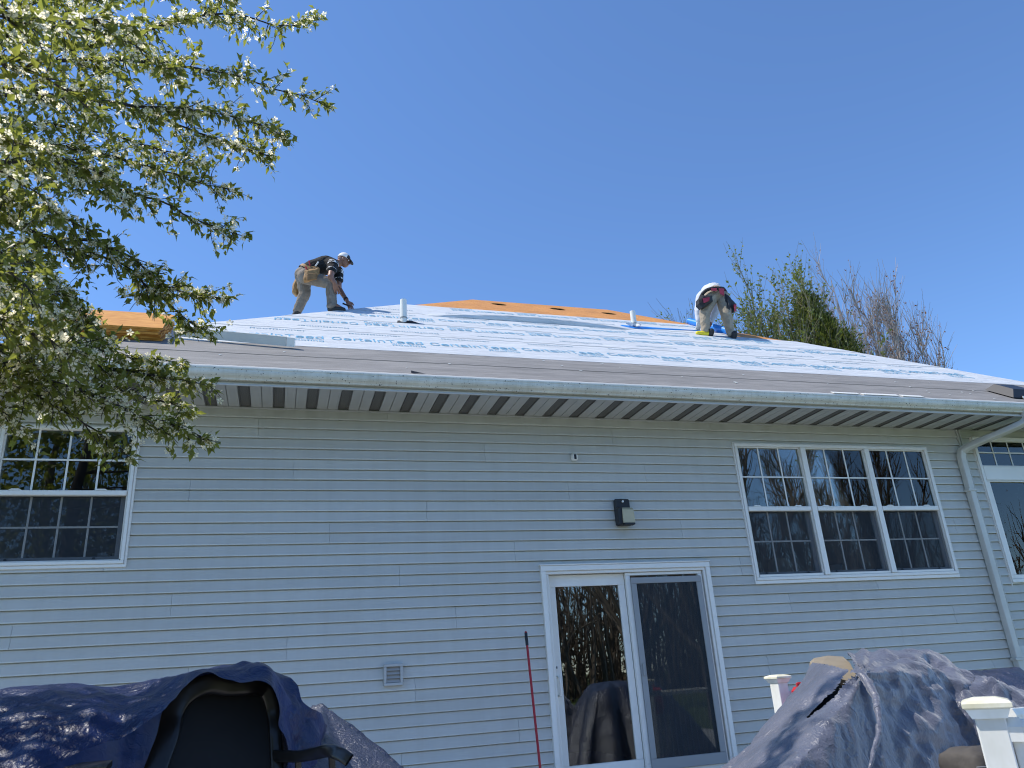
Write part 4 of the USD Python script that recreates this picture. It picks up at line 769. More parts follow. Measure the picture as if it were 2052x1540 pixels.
# ------------------------------------------------------------------ right: covered furniture
def drape(pts, edge, it=6):
    """cloth pulled over points: their hull, rounded, as a fine closed mesh"""
    h = hull(pts); h.merge_vertices()
    r = m3.Manifold(m3.Mesh(np.array(h.vertices, np.float32), np.array(h.faces, np.uint32))).refine_to_length(edge*3).to_mesh(); m = trimesh.Trimesh(r.vert_properties[:, :3], r.tri_verts)
    trimesh.smoothing.filter_laplacian(m, lamb=0.5, iterations=it)
    r = m3.Manifold(m3.Mesh(np.array(m.vertices, np.float32), np.array(m.faces, np.uint32))).refine_to_length(edge).to_mesh(); return trimesh.Trimesh(r.vert_properties[:, :3], r.tri_verts)
RA, RB, RC = at_y(1632, 1316, 3.95), at_y(1735, 1302, 3.95), at_y(1845, 1297, 3.95)
RK, RM = at_y(1727, 1350, 3.25), at_y(1905, 1345, 3.55)
L1, L2 = at_y(1462, 1552, 3.7), at_y(1590, 1545, 2.95)
def floor_of(p, q):                                     # extend p->q down to the deck
    d = q-p; return p+d*((ZD-p[2])/d[2])
pts = [RA, RB, RC, RK, at_y(1655, 1333, 3.55), RM, floor_of(RA, L1), L2, [L2[0]-0.42, L2[1]+0.02, ZD], floor_of(RA, L1)+[0, 0.45, 0], at_y(1930, 1338, 3.75), at_y(1985, 1400, 3.6)]
pts += [[3.7, 3.3, ZD], [4.15, 4.5, ZD], [1.6, 4.4, ZD]]
cov = drape(pts, 0.022, 2)
lump = drape([at_y(1900, 1352, 3.75), at_y(1985, 1350, 3.7), at_y(2040, 1370, 3.5), at_y(2056, 1400, 3.35), at_y(1890, 1400, 3.4), at_y(2010, 1415, 3.3), [4.3, 3.2, ZD], [3.5, 3.15, ZD], [3.4, 4.2, ZD], [4.4, 4.2, ZD]], 0.022, 5)
um = m3.Manifold(m3.Mesh(np.array(cov.vertices, np.float32), np.array(cov.faces, np.uint32))) + m3.Manifold(m3.Mesh(np.array(lump.vertices, np.float32), np.array(lump.faces, np.uint32)))
um = um.refine_to_length(0.02).to_mesh(); cov = trimesh.Trimesh(um.vert_properties[:, :3], um.tri_verts)
v, n = np.array(cov.vertices), np.array(cov.vertex_normals)
q = proj(v); kx = q-np.array([1727, 1353]); rr = np.hypot(*kx.T); th = np.arctan2(kx[:, 1], kx[:, 0])
fade = np.exp(-rr/70.0)
disp = 0.016*np.cos(th*9+1)*fade*np.minimum(1, rr/10)                                    # gathers round the tie
right = 1/(1+np.exp(-(q[:, 0]-1790-0.25*(q[:, 1]-1400))/18))
disp += right*(0.050*crumple(v, 7, 4, 11, 3)+0.018*crumple(v, 9, 12, 34, 5)+0.02*(meshkit.fbm(v*5, 2, 4)-0.5))
al = v@np.array([0.55, 0.2, 0.81]); ac = v@np.array([0.81, 0.1, -0.55])                # folds running down to the left on the left flank
disp += (1-right)*(0.016*crumple(np.stack([al*0.5, ac*2.2, v[:, 1]*1.2], 1), 6, 3, 9, 7)+0.006*crumple(np.stack([al*0.8, ac*1.6, v[:, 1]], 1), 8, 12, 36, 8))
dl = (kx[:, 0]+107+(kx[:, 1]+13)*(150/187.0))/30.0                                        # valley left of the bright flank
disp -= 0.10*np.exp(-((dl+0.55)/0.42)**2)*(q[:, 1] > 1325)*np.clip((q[:, 1]-1325)/60, 0, 1)
cov = trimesh.Trimesh(v+n*disp[:, None], cov.faces, process=False)
# a real tear and an opening at the top left, where cardboard shows
tear = sg.Polygon([(1708, 1350), (1722, 1353), (1700, 1362), (1684, 1380), (1672, 1398), (1662, 1404), (1648, 1418), (1630, 1430), (1619, 1440), (1617, 1437), (1628, 1425), (1645, 1409), (1657, 1395), (1667, 1391), (1680, 1372), (1693, 1352), (1702, 1344)])
gap = sg.Polygon([(1624, 1328), (1630, 1308), (1660, 1298), (1692, 1300), (1706, 1318), (1716, 1340), (1704, 1344), (1672, 1336), (1645, 1330)])
tq = proj(cov.triangles_center); near = cov.triangles_center[:, 1] < 4.12
rem = near & (shapely.contains_xy(tear, tq[:, 0], tq[:, 1]) | shapely.contains_xy(gap, tq[:, 0], tq[:, 1]))
pile = thing('covered_furniture', 'torn grey blue cover tied over furniture at lower right of deck', 'furniture cover', (2.8, 3.5, ZD))
obj('cover', cov.submesh([~rem], append=True), 'cover_grey_blue', pile, smooth=True)
cb = [at_y(1626, 1318, 4.02), at_y(1634, 1311, 4.06), at_y(1662, 1306, 4.08), at_y(1692, 1308, 4.08), at_y(1706, 1320, 3.9), at_y(1722, 1350, 3.62), at_y(1636, 1338, 3.7), at_y(1700, 1355, 3.6)]
obj('cushion', hull([p+o for p in cb for o in ([0, 0.02, -0.022], [0, 0.14, -0.22])]), 'cardboard', pile, label='bare beige cushion showing through the opening')
ctr = np.mean(np.array(pts), 0); obj('furniture_body', hull([ctr+(np.array(p)-ctr)*np.array([0.86, 0.86, 0.80])-[0, 0, 0.06] for p in pts]), 'dark_gap', pile)
rope = [at_y(x, y, d) for x, y, d in ((1726, 1350, 3.20), (1742, 1375, 3.14), (1756, 1405, 3.06), (1762, 1440, 3.0), (1759, 1480, 2.94), (1748, 1515, 2.90), (1738, 1550, 2.86))]
tm = tube1(rope, np.array([0.010, 0.013, 0.017, 0.018, 0.02, 0.022, 0.026]) if False else 0.018, 14, 60); vv = np.array(tm.vertices); nn_ = np.array(tm.vertex_normals)
vv += nn_*(0.012*(meshkit.fbm(vv*[30, 30, 5], 3, 5)-0.5)[:, None]*2)+nn_*(np.clip((-0.1-vv[:, 2:3])*0.03, 0, 0.012)); obj('gathered_fold', trimesh.Trimesh(vv, tm.faces), 'cover_grey_blue', pile, smooth=True)
gpt = [at_y(1918, 1346, 4.35), at_y(1985, 1356, 4.0), at_y(2060, 1378, 3.9), [5.0, 4.5, -0.16], [3.95, 4.9, -0.25], [3.6, 3.7, ZD], [4.9, 3.3, ZD], [5.6, 5.0, ZD], [3.6, 5.2, ZD]]
gm = drape(gpt, 0.03, 2); v = np.array(gm.vertices); th = np.arctan2(v[:, 1]-4.3, v[:, 0]-4.4); w_ = np.clip((-0.1-v[:, 2])*1.3, 0, 1)
v += np.array(gm.vertex_normals)*(0.06*w_*np.cos(th*13+np.sin(th*3))+0.03*(meshkit.fbm(v*8, 3, 6)-0.5))[:, None]
t = thing('covered_grill', 'dark pleated cover behind the torn cover at the right edge', 'grill cover', (4.4, 4.3, ZD))
obj('cover', trimesh.Trimesh(v, gm.faces), 'tarp_slate', t, smooth=True)
# brown padded box between cover and post
c = at_y(1955, 1520, 2.62)
bb = drape([c+[x, y, z] for x in (-0.10, 0.16) for y in (-0.10, 0.10) for z in (0.035, -0.5)]+[c+[0.03, 0, 0.05]], 0.02, 2)
bt_ = thing('brown_cover', 'dark brown padded cover with pale seam beside near post', 'cover', (c[0], c[1], ZD))
v = np.array(bb.vertices); v += np.array(bb.vertex_normals)*(meshkit.fbm(v*12, 3, 3)-0.5)[:, None]*0.03; v[:, 2] = np.where(v[:, 2] < c[2]-0.3, v[:, 2]*1.0-(c[2]-0.5-ZD), v[:, 2])
obj('padding', trimesh.Trimesh(v, bb.faces), 'brown_cover', bt_, smooth=True)
obj('seam', cat(tube1([c+[-0.11, -0.108, -0.012], c+[0.0, -0.118, -0.015], c+[0.17, -0.108, -0.02]], 0.0018, 6, 12), tube1([c+[-0.11, -0.108, -0.019], c+[0.0, -0.118, -0.022], c+[0.17, -0.108, -0.027]], 0.0018, 6, 12)), 'sash_grey', bt_)

# ------------------------------------------------------------------ left: blue tarp over chairs
cols = [  # px, crest y, crest depth, hem y, hem depth
    (-230, 1392, 3.9, 1640, 3.05), (-90, 1382, 3.9, 1610, 3.05), (0, 1378, 3.9, 1580, 3.05), (70, 1375, 3.85, 1556, 3.05), (135, 1370, 3.8, 1522, 3.08), (200, 1366, 3.75, 1490, 3.10), (270, 1364, 3.75, 1458, 3.12), (330, 1352, 3.75, 1420, 3.16),
    (375, 1344, 3.78, 1376, 3.22), (405, 1339, 3.8, 1360, 3.25), (430, 1335, 3.80, 1362, 3.26), (490, 1331, 3.80, 1375, 3.28), (530, 1337, 3.78, 1382, 3.28), (552, 1346, 3.74, 1470, 3.30), (575, 1356, 3.70, 1556, 3.34), (598, 1372, 3.64, 1575, 3.42), (612, 1402, 3.58, 1585, 3.50), (640, 1420, 3.62, 1590, 3.62), (652, 1445, 3.9, 1600, 3.95)]
NC, NF, NB = 260, 46, 24
C = resample(np.array(cols, float), NC) if False else np.stack([np.interp(np.linspace(0, 1, NC), np.linspace(0, 1, len(cols)), np.array(cols, float)[:, j]) for j in range(5)], 1)
from scipy.ndimage import gaussian_filter1d
C[:, 1:] = gaussian_filter1d(C[:, 1:], 3, axis=0, mode='nearest')
rows = []
for px, cy_, cd, hy, hd_ in C:
    crest, hem = at_y(px, cy_, cd), at_y(px, hy, hd_)
    t_ = np.linspace(0, 1, NF)[:, None]; mid = (crest+hem)/2+np.array([0, -0.10, 0.10*min(1, abs(hy-cy_)/120)])
    fr_ = (1-t_)**2*crest+2*t_*(1-t_)*mid+t_**2*hem
    tb2 = np.linspace(1, 0, NB, endpoint=False)[:, None]; bk = crest+np.array([0, 0.55, 0])*tb2+np.array([0, 0, ZD+0.05-crest[2]])*tb2**2.2
    rows.append(np.vstack([bk, fr_]))
G = np.array(rows); nr = NF+NB
flat = G.reshape(-1, 3); idx = np.arange(NC*nr).reshape(NC, nr)
F = np.concatenate([np.stack([idx[:-1, :-1], idx[:-1, 1:], idx[1:, 1:]], -1).reshape(-1, 3), np.stack([idx[:-1, :-1], idx[1:, 1:], idx[1:, :-1]], -1).reshape(-1, 3)])
tm = trimesh.Trimesh(flat, F, process=False); n = np.array(tm.vertex_normals)
if n[:, 2].mean() < 0: tm = trimesh.Trimesh(flat, F[:, ::-1], process=False); n = -n
al = flat@np.array([0.75, 0.1, 0.66]); ac = flat@np.array([0.66, 0.2, -0.75])
dsp = 0.05*crumple(np.stack([al*0.6, ac*1.5, flat[:, 1]], 1), 7, 2.2, 7, 31)+0.014*crumple(flat, 9, 9, 30, 12)
dsp -= dsp.mean(); dsp *= np.clip((np.arange(len(flat)) % nr)/NB, 0.15, 1)*np.interp(np.arange(len(flat)) % nr, [NB-8, NB, NB+8], [1, 0.45, 1])
flat2 = flat+n*dsp[:, None]
lt = thing('blue_tarp', 'dark blue tarp draped over patio chairs at lower left of deck', 'tarp', (-0.6, 3.6, ZD))
obj('tarp', trimesh.Trimesh(flat2, tm.faces, process=False), 'tarp_blue', lt, smooth=True)
# inner layer hanging deeper inside
ux = np.linspace(-1.9, -0.02, 120); uz = np.linspace(0.0, 1, 30); U, Wz = np.meshgrid(ux, uz, indexing='ij')
Yi = 3.95+0.06*np.sin(U*16+np.sin(U*5)*2)*(0.4+Wz)+0.05*(meshkit.fbm(np.stack([U*8, Wz*2, U*0], -1), 3, 8)-0.5); Zi = 0.02-Wz*1.2
ip = np.stack([U, Yi, Zi], -1).reshape(-1, 3); idx = np.arange(120*30).reshape(120, 30)
F = np.concatenate([np.stack([idx[:-1, :-1], idx[1:, 1:], idx[:-1, 1:]], -1).reshape(-1, 3), np.stack([idx[:-1, :-1], idx[1:, :-1], idx[1:, 1:]], -1).reshape(-1, 3)])
obj('inner_layer', trimesh.Trimesh(ip, F, process=False), 'tarp_inner', lt, smooth=True)
# slate tarp peak to the right of it
ap = at_y(646, 1409, 4.5); pk = [ap, at_y(625, 1412, 4.6), floor_of(at_y(660, 1420, 4.45), at_y(797, 1540, 4.2)), floor_of(ap, at_y(742, 1540, 3.7)), floor_of(ap, at_y(690, 1540, 3.6)), floor_of(ap, at_y(600, 1540, 3.7)), [ap[0]-0.6, 5.3, ZD], [ap[0]+0.7, 5.1, ZD]]
pm = drape(pk, 0.02, 0); v = np.array(pm.vertices); n = np.array(pm.vertex_normals); q = v-ap; th = np.arctan2(q[:, 1]+0.02, q[:, 0])
v2 = v+n*(0.05*np.cos(th*11)*np.clip(np.linalg.norm(q, axis=1)*1.2, 0, 1)+0.02*(meshkit.fbm(v*18, 4, 3)-0.5))[:, None]
t = thing('slate_tarp', 'greyish navy tarp peaked like a tent right of the blue tarp', 'tarp', (ap[0], ap[1], ZD))
obj('tarp', trimesh.Trimesh(v2, pm.faces), 'tarp_slate', t, smooth=True)
# high-backed patio chair under the hem
ch = thing('patio_chair', 'black high backed patio chair under the blue tarp hem', 'chair', (-0.15, 3.3, ZD), 'patio chairs under the blue tarp')
def strap(pts, w, th, n=50):
    P = resample(pts, n); T = np.gradient(P, axis=0); T /= np.linalg.norm(T, axis=1, keepdims=True); vw = P/np.linalg.norm(P, axis=1, keepdims=True)
    A = np.cross(T, fy); A /= np.linalg.norm(A, axis=1, keepdims=True); B = np.cross(T, A)
    w = np.interp(np.linspace(0, 1, n), np.linspace(0, 1, len(w)), w) if np.ndim(w) else np.full(n, w)
    pr = np.array([(np.cos(a)*(1 if True else 0), np.sin(a)) for a in np.linspace(0, 2*np.pi, 18, False)]); pr = np.sign(pr)*np.abs(pr)**0.6
    V = P[:, None]+A[:, None]*pr[None, :, :1]*w[:, None, None]/2+B[:, None]*pr[None, :, 1:]*(th/2); k = 18; i = np.arange(n*k).reshape(n, k)
    r0, r1 = np.roll(i[:-1], -1, 1), np.roll(i[1:], -1, 1)
    return trimesh.Trimesh(V.reshape(-1, 3), np.concatenate([np.stack([i[:-1], i[1:], r0], -1).reshape(-1, 3), np.stack([r0, i[1:], r1], -1).reshape(-1, 3)]), process=False)
fl_ = [at_y(462, 1378, 3.40), at_y(420, 1372, 3.38), at_y(385, 1384, 3.37), at_y(358, 1408, 3.36), at_y(345, 1435, 3.35), at_y(338, 1470, 3.32), at_y(322, 1515, 3.28), at_y(305, 1560, 3.24)]
fl_.append(fl_[-1]+(fl_[-1]-fl_[-2])*3)
fr_ = [at_y(508, 1377, 3.43), at_y(534, 1386, 3.46), at_y(546, 1420, 3.46), at_y(552, 1480, 3.42), at_y(556, 1560, 3.38)]; fr_.append(fr_[-1]+(fr_[-1]-fr_[-2])*2)
obj('back_frame', strap(fl_[::-1]+fr_, [0.08, 0.08, 0.08, 0.078, 0.074, 0.06, 0.05, 0.048, 0.048, 0.048], 0.03, 120), 'chair_metal', ch, smooth=50)
sg_ = [at_y(400, 1374, 3.42), at_y(535, 1378, 3.48), at_y(550, 1480, 3.42), at_y(556, 1580, 3.36), at_y(310, 1580, 3.26), at_y(350, 1440, 3.36), at_y(356, 1400, 3.39)]
obj('sling_back', hull([p+o for p in sg_ for o in ([0, 0.012, 0], [0, 0.02, 0])]), 'sling', ch)
ar = [at_y(545, 1514, 3.42), at_y(590, 1516, 3.22), at_y(632, 1510, 3.02), at_y(660, 1505, 2.92), at_y(682, 1512, 2.86), at_y(700, 1524, 2.84)]
obj('armrest', strap(ar, 0.042, 0.022), 'chair_metal', ch, smooth=50)
for px in (597, 665):
    p = at_y(px, 1517, 3.2 if px < 620 else 2.95); obj('arm_support', tube1([p, p+[0.01, 0.02, -0.25], p+[-0.02, 0.05, -0.6]], 0.012, 8, 12), 'chair_metal', ch, smooth=40)
sp = at_y(430, 1600, 3.2); obj('seat', cbox(sp[0]-0.24, sp[0]+0.26, 2.75, 3.32, -0.82, -0.79, 0.01), 'sling', ch)
for x in (sp[0]-0.23, sp[0]+0.25):
    for y in (2.78, 3.3): obj('leg', tube1([[x, y, -0.8], [x, y, ZD]], 0.014, 8), 'chair_metal', ch)
c2 = thing('patio_chair', 'second patio chair showing only its pewter armrest under tarp', 'chair', (-0.75, 3.2, ZD), 'patio chairs under the blue tarp')
a0, a1, a2 = at_y(128, 1538, 3.02), at_y(165, 1528, 3.0), at_y(226, 1523, 2.92)
obj('armrest', hull([a0, a1, a2, a2+[0.0, 0.0, -0.018], a0+[0, 0, -0.018], at_y(213, 1537, 2.86), at_y(213, 1537, 2.86)+[0, 0, -0.018], at_y(135, 1541, 2.95)]), 'chair_metal', c2)
p = at_y(205, 1538, 2.93); obj('arm_support', cat(tube1([p, [p[0], p[1], -0.8]], 0.013, 8), tube1([[p[0], p[1]+0.4, -0.45], [p[0], p[1]+0.4, -0.8]], 0.013, 8)), 'chair_metal', c2)
obj('seat', cbox(p[0]-0.5, p[0]+0.02, p[1]-0.02, p[1]+0.5, -0.82, -0.79, 0.01), 'sling', c2)
for x in (p[0]-0.48, p[0]):
    for y in (p[1], p[1]+0.48): obj('leg', tube1([[x, y, -0.8], [x, y, ZD]], 0.013, 8), 'chair_metal', c2)

# ------------------------------------------------------------------ trees
def leaves(P, D, N, L, W, curl=0.2):
    """leaf blades: base P, direction D, normal N"""
    D = D/np.linalg.norm(D, axis=1, keepdims=True); Sd = np.cross(N, D); Sd /= np.maximum(np.linalg.norm(Sd, axis=1, keepdims=True), 1e-6); N = np.cross(D, Sd)
    L, W = np.asarray(L)[:, None], np.asarray(W)[:, None]
    v = np.stack([P, P+D*L*0.45+Sd*W/2+N*W*0.18, P+D*L-N*L*curl, P+D*L*0.45-Sd*W/2+N*W*0.18, P+D*L*0.5], 1)
    f = np.array([[0, 4, 1], [0, 3, 4], [4, 2, 1], [3, 2, 4]])
    F = (np.arange(len(P))[:, None, None]*5+f).reshape(-1, 3); return trimesh.Trimesh(v.reshape(-1, 3), F, process=False)
def unit(r, n):
    v = r.normal(size=(n, 3)); return v/np.linalg.norm(v, axis=1, keepdims=True)
def grow(r, P0, D0, L, R, n=7, wob=0.12, lift=0.0):
    """a polyline of n points; lift bends it up (or down)"""
    pts = [P0]; d = D0/np.linalg.norm(D0)
    for i in range(n-1):
        d = d+r.normal(size=3)*wob+np.array([0, 0, lift]); d /= np.linalg.norm(d); pts.append(pts[-1]+d*L/(n-1))
    return np.array(pts)
# --- foreground crab apple
tr = np.random.default_rng(42)
crab = thing('crab_apple_tree', 'flowering crab apple tree leaning in from the left edge', 'tree', (-2.75, 3.5, ZG))
TB = np.array([-2.75, 3.5, ZG])
trunk_pts = resample([TB, TB+[0.05, 0, 1.0], TB+[0.12, 0.02, 2.1], TB+[0.1, 0.1, 3.4], TB+[0.2, 0.2, 4.8], TB+[0.5, 0.1, 6.0]], 30)
obj('trunk', tube1(trunk_pts, np.linspace(0.15, 0.03, 30), 14), 'bark_dark', crab, smooth=60)
LIMBS = [  # way points in the photograph (px,py) with their depth, from outside the left edge to the tip
    [(-120, 40, 3.3), (120, 98, 3.3), (245, 82, 3.4), (330, 55, 3.5), (480, 35, 3.6), (560, 60, 3.7), (628, 45, 3.75)],
    [(-120, 120, 3.2), (150, 110, 3.2), (386, 127, 3.4), (477, 145, 3.5), (545, 170, 3.6), (600, 185, 3.65), (650, 206, 3.7)],
    [(-120, 150, 3.4), (120, 190, 3.4), (300, 225, 3.5), (436, 277, 3.7), (500, 296, 3.8), (540, 312, 3.8)],
    [(-120, 180, 3.0), (150, 175, 3.1), (320, 195, 3.2), (450, 215, 3.4), (520, 235, 3.5), (562, 262, 3.6)],
    [(-100, 300, 3.2), (0, 314, 3.2), (114, 327, 3.3), (205, 359, 3.4), (318, 395, 3.5), (409, 436, 3.6), (500, 464, 3.7)],
    [(-100, 300, 3.4), (60, 300, 3.4), (200, 320, 3.5), (330, 360, 3.6), (410, 385, 3.7), (462, 402, 3.7)],
    [(-100, 430, 3.2), (0, 450, 3.2), (91, 482, 3.3), (195, 495, 3.4), (259, 523, 3.5), (318, 577, 3.6), (380, 596, 3.7), (438, 606, 3.7)],
    [(120, 490, 3.4), (250, 525, 3.5), (318, 586, 3.6), (386, 641, 3.7), (430, 668, 3.7)],
    [(-100, 690, 3.4), (65, 713, 3.4), (153, 724, 3.5), (233, 745, 3.6), (302, 762, 3.6), (400, 768, 3.7)],
    [(-100, 710, 3.2), (0, 731, 3.2), (95, 764, 3.3), (164, 785, 3.4), (225, 815, 3.5), (276, 835, 3.6), (327, 850, 3.6), (408, 888, 3.7)],
    [(-80, 745, 3.1), (0, 764, 3.2), (73, 790, 3.3), (145, 826, 3.4), (189, 850, 3.5), (268, 916, 3.6)],
    [(-100, 640, 3.5), (60, 660, 3.5), (170, 690, 3.6), (260, 712, 3.7), (340, 722, 3.7), (375, 735, 3.75)],
    [(-120, -40, 3.0), (100, -30, 3.0), (260, -20, 3.1), (420, -25, 3.2), (470, 10, 3.3)],
    [(-120, 0, 2.6), (60, 30, 2.6), (170, 60, 2.7), (300, 100, 2.8), (380, 170, 2.9)],
    [(-120, 240, 2.8), (40, 260, 2.8), (150, 290, 2.9), (240, 330, 3.0), (280, 400, 3.1)],
    [(-120, 240, 3.6), (80, 250, 3.6), (210, 270, 3.7), (330, 300, 3.8), (400, 330, 3.8)],
    [(-120, 380, 3.0), (20, 400, 3.0), (100, 420, 3.1), (170, 450, 3.2), (215, 470, 3.3)],
    [(-120, 520, 3.0), (-20, 545, 3.0), (50, 580, 3.1), (100, 620, 3.2), (130, 660, 3.3)],
    [(-120, 560, 3.3), (0, 560, 3.3), (70, 572, 3.4), (120, 590, 3.5), (165, 640, 3.6)],
    [(-120, 600, 2.9), (-30, 625, 2.9), (30, 655, 3.0), (75, 700, 3.1), (100, 740, 3.2)],
    [(-100, 610, 3.7), (20, 600, 3.7), (90, 615, 3.7), (150, 655, 3.8), (190, 690, 3.8)],
    [(-100, 660, 3.0), (-10, 690, 3.0), (60, 720, 3.1), (120, 740, 3.2), (160, 772, 3.3)],
    [(-100, 780, 3.6), (40, 775, 3.6), (140, 770, 3.7), (240, 780, 3.7), (330, 800, 3.8), (385, 822, 3.8)],
    [(-120, 480, 3.6), (0, 500, 3.6), (60, 530, 3.6), (110, 570, 3.7), (150, 610, 3.7)],
    [(-160, 130, 2.3), (0, 150, 2.3), (110, 190, 2.4), (190, 240, 2.5)],
    [(-160, 20, 2.2), (-20, 40, 2.2), (90, 60, 2.3), (180, 40, 2.4), (250, 60, 2.5)],
    [(-140, 330, 2.6), (0, 350, 2.6), (80, 390, 2.7), (130, 440, 2.8)],
    [(-140, 500, 2.6), (-30, 520, 2.6), (40, 560, 2.7), (80, 620, 2.8)],
    [(-140, 640, 2.7), (-20, 655, 2.7), (60, 690, 2.8), (130, 715, 2.9), (190, 740, 3.0)],
    [(-100, 760, 3.3), (-10, 790, 3.3), (25, 830, 3.4), (40, 850, 3.4)],
    [(-120, 100, 3.7), (50, 60, 3.7), (160, 20, 3.8), (220, -30, 3.8)],
    [(-120, 330, 3.7), (0, 380, 3.7), (60, 440, 3.8), (95, 500, 3.8), (120, 540, 3.8)]]
twigP, twigR, tipP, tipD, dens = [], [], [], [], []
for li, wp in enumerate(LIMBS):
    Q = np.array([at_y(*w) for w in wp]); start = trunk_pts[np.argmin(np.abs(trunk_pts[:, 2]-(Q[0, 2]-0.25)))]
    Q = np.vstack([start, Q]); L_ = resample(Q, 40); L_[3:] += np.cumsum(tr.normal(size=(37, 3))*0.004, 0)
    r_ = np.linspace(0.017 if li < 12 else 0.013, 0.0022, 40)
    obj('limb', tubes(L_[None], r_[None], 8), 'bark_dark', crab, smooth=60)
    T = np.gradient(L_, axis=0); T /= np.linalg.norm(T, axis=1, keepdims=True)
    n_side = int(62+len(wp)*11)
    for s_ in range(n_side):
        i = int(tr.uniform(9, 39)); d = T[i]*tr.uniform(0.2, 1.0)+unit(tr, 1)[0]*0.8+np.array([0.1, 0, -0.25]); ln = tr.uniform(0.06, 0.34)*(1.0-0.55*(i/40))
        p = grow(tr, L_[i], d, ln, 0, 6, 0.16, -0.03); twigP.append(p); twigR.append(np.linspace(0.0030, 0.0011, 6))
        for t_ in np.r_[0.3:1.01:max(0.045/ln, 0.08)]:
            j = min(int(t_*5), 4); tipP.append(p[j]+(p[j+1]-p[j])*(t_*5-j)); tipD.append(p[j+1]-p[j])
    for i in range(12, 40):
        tipP.append(L_[i]); tipD.append(T[i])
    for _ in range(4): tipP.append(L_[-1]); tipD.append(T[-1])
obj('twigs', tubes(np.array(twigP), np.array(twigR), 4), 'bark_dark', crab, smooth=60, kind='stuff')
tipP, tipD = np.array(tipP), np.array(tipD); tipD /= np.linalg.norm(tipD, axis=1, keepdims=True)
def crown(P, D, k, r, L, Wd, spread, jit):
    n = len(P)*k; B = np.repeat(P, k, 0)+unit(r, n)*r.uniform(0, jit, (n, 1)); D = np.repeat(D, k, 0)*0.6+unit(r, n)*spread+np.array([0, 0, -0.05]); N = unit(r, n)*0.7+np.array([0, 0, 1.0])
    return B, D, N, r.uniform(*L, n), r.uniform(*Wd, n)
B, D, N, Ls, Ws = crown(tipP, tipD, 3, tr, (0.025, 0.058), (0.013, 0.028), 0.9, 0.028)
q = proj(B); keep = (q[:, 0] > -150); B, D, N, Ls, Ws, q = B[keep], D[keep], N[keep], Ls[keep], Ws[keep], q[keep]
size = Ls/np.linalg.norm(B, axis=1)*((q[:, 0] > 4) & (q[:, 1] > 4) & (q[:, 1] < 1500))
order = np.argsort(-size); big, rest = order[:300], order[300:]
for i in big: obj('leaf', leaves(B[i:i+1], D[i:i+1], N[i:i+1], Ls[i:i+1], Ws[i:i+1]), 'crab_leaf', crab)
obj('foliage', leaves(B[rest], D[rest], N[rest], Ls[rest], Ws[rest]), 'crab_leaf', crab, kind='stuff')
def blossoms(P, D, r, rad):
    n = len(P); D = D/np.linalg.norm(D, axis=1, keepdims=True); A = np.cross(D, unit(r, n)); A /= np.linalg.norm(A, axis=1, keepdims=True); Bq = np.cross(D, A); V = []; F = []; rad = np.asarray(rad)[:, None]
    for k in range(5):
        a = k*2*np.pi/5; o = lambda t, s, h: P+(A*np.cos(a+t)+Bq*np.sin(a+t))*rad*s+D*rad*h
        V += [o(0, 0.06, 0), o(-0.45, 0.72, 0.28), o(0, 1.0, 0.25), o(0.45, 0.72, 0.28)]
    V = np.stack(V, 1); f = np.concatenate([[[4*k, 4*k+1, 4*k+2], [4*k, 4*k+2, 4*k+3]] for k in range(5)])
    return trimesh.Trimesh(V.reshape(-1, 3), (np.arange(n)[:, None, None]*20+f).reshape(-1, 3), process=False)
sel = tr.random(len(tipP)) < 0.62; BP = tipP[sel]; m_ = len(BP)
BP = np.repeat(BP, 2, 0)+unit(tr, 2*m_)*tr.uniform(0.012, 0.035, (2*m_, 1)); BD = unit(tr, 2*m_)+np.array([0.0, -0.15, 0.35]); rad = tr.uniform(0.011, 0.020, 2*m_); q = proj(BP)
keep = q[:, 0] > -120; BP, BD, rad, q = BP[keep], BD[keep], rad[keep], q[keep]
order = np.argsort(-(rad/np.linalg.norm(BP, axis=1))*((q[:, 0] > 4) & (q[:, 1] > 4))); big, rest = order[:300], order[300:]
for i in big: obj('blossom', blossoms(BP[i:i+1], BD[i:i+1], tr, rad[i:i+1]), 'blossom', crab)
obj('blossom_mass', blossoms(BP[rest], BD[rest], tr, rad[rest]), 'blossom', crab, kind='stuff')

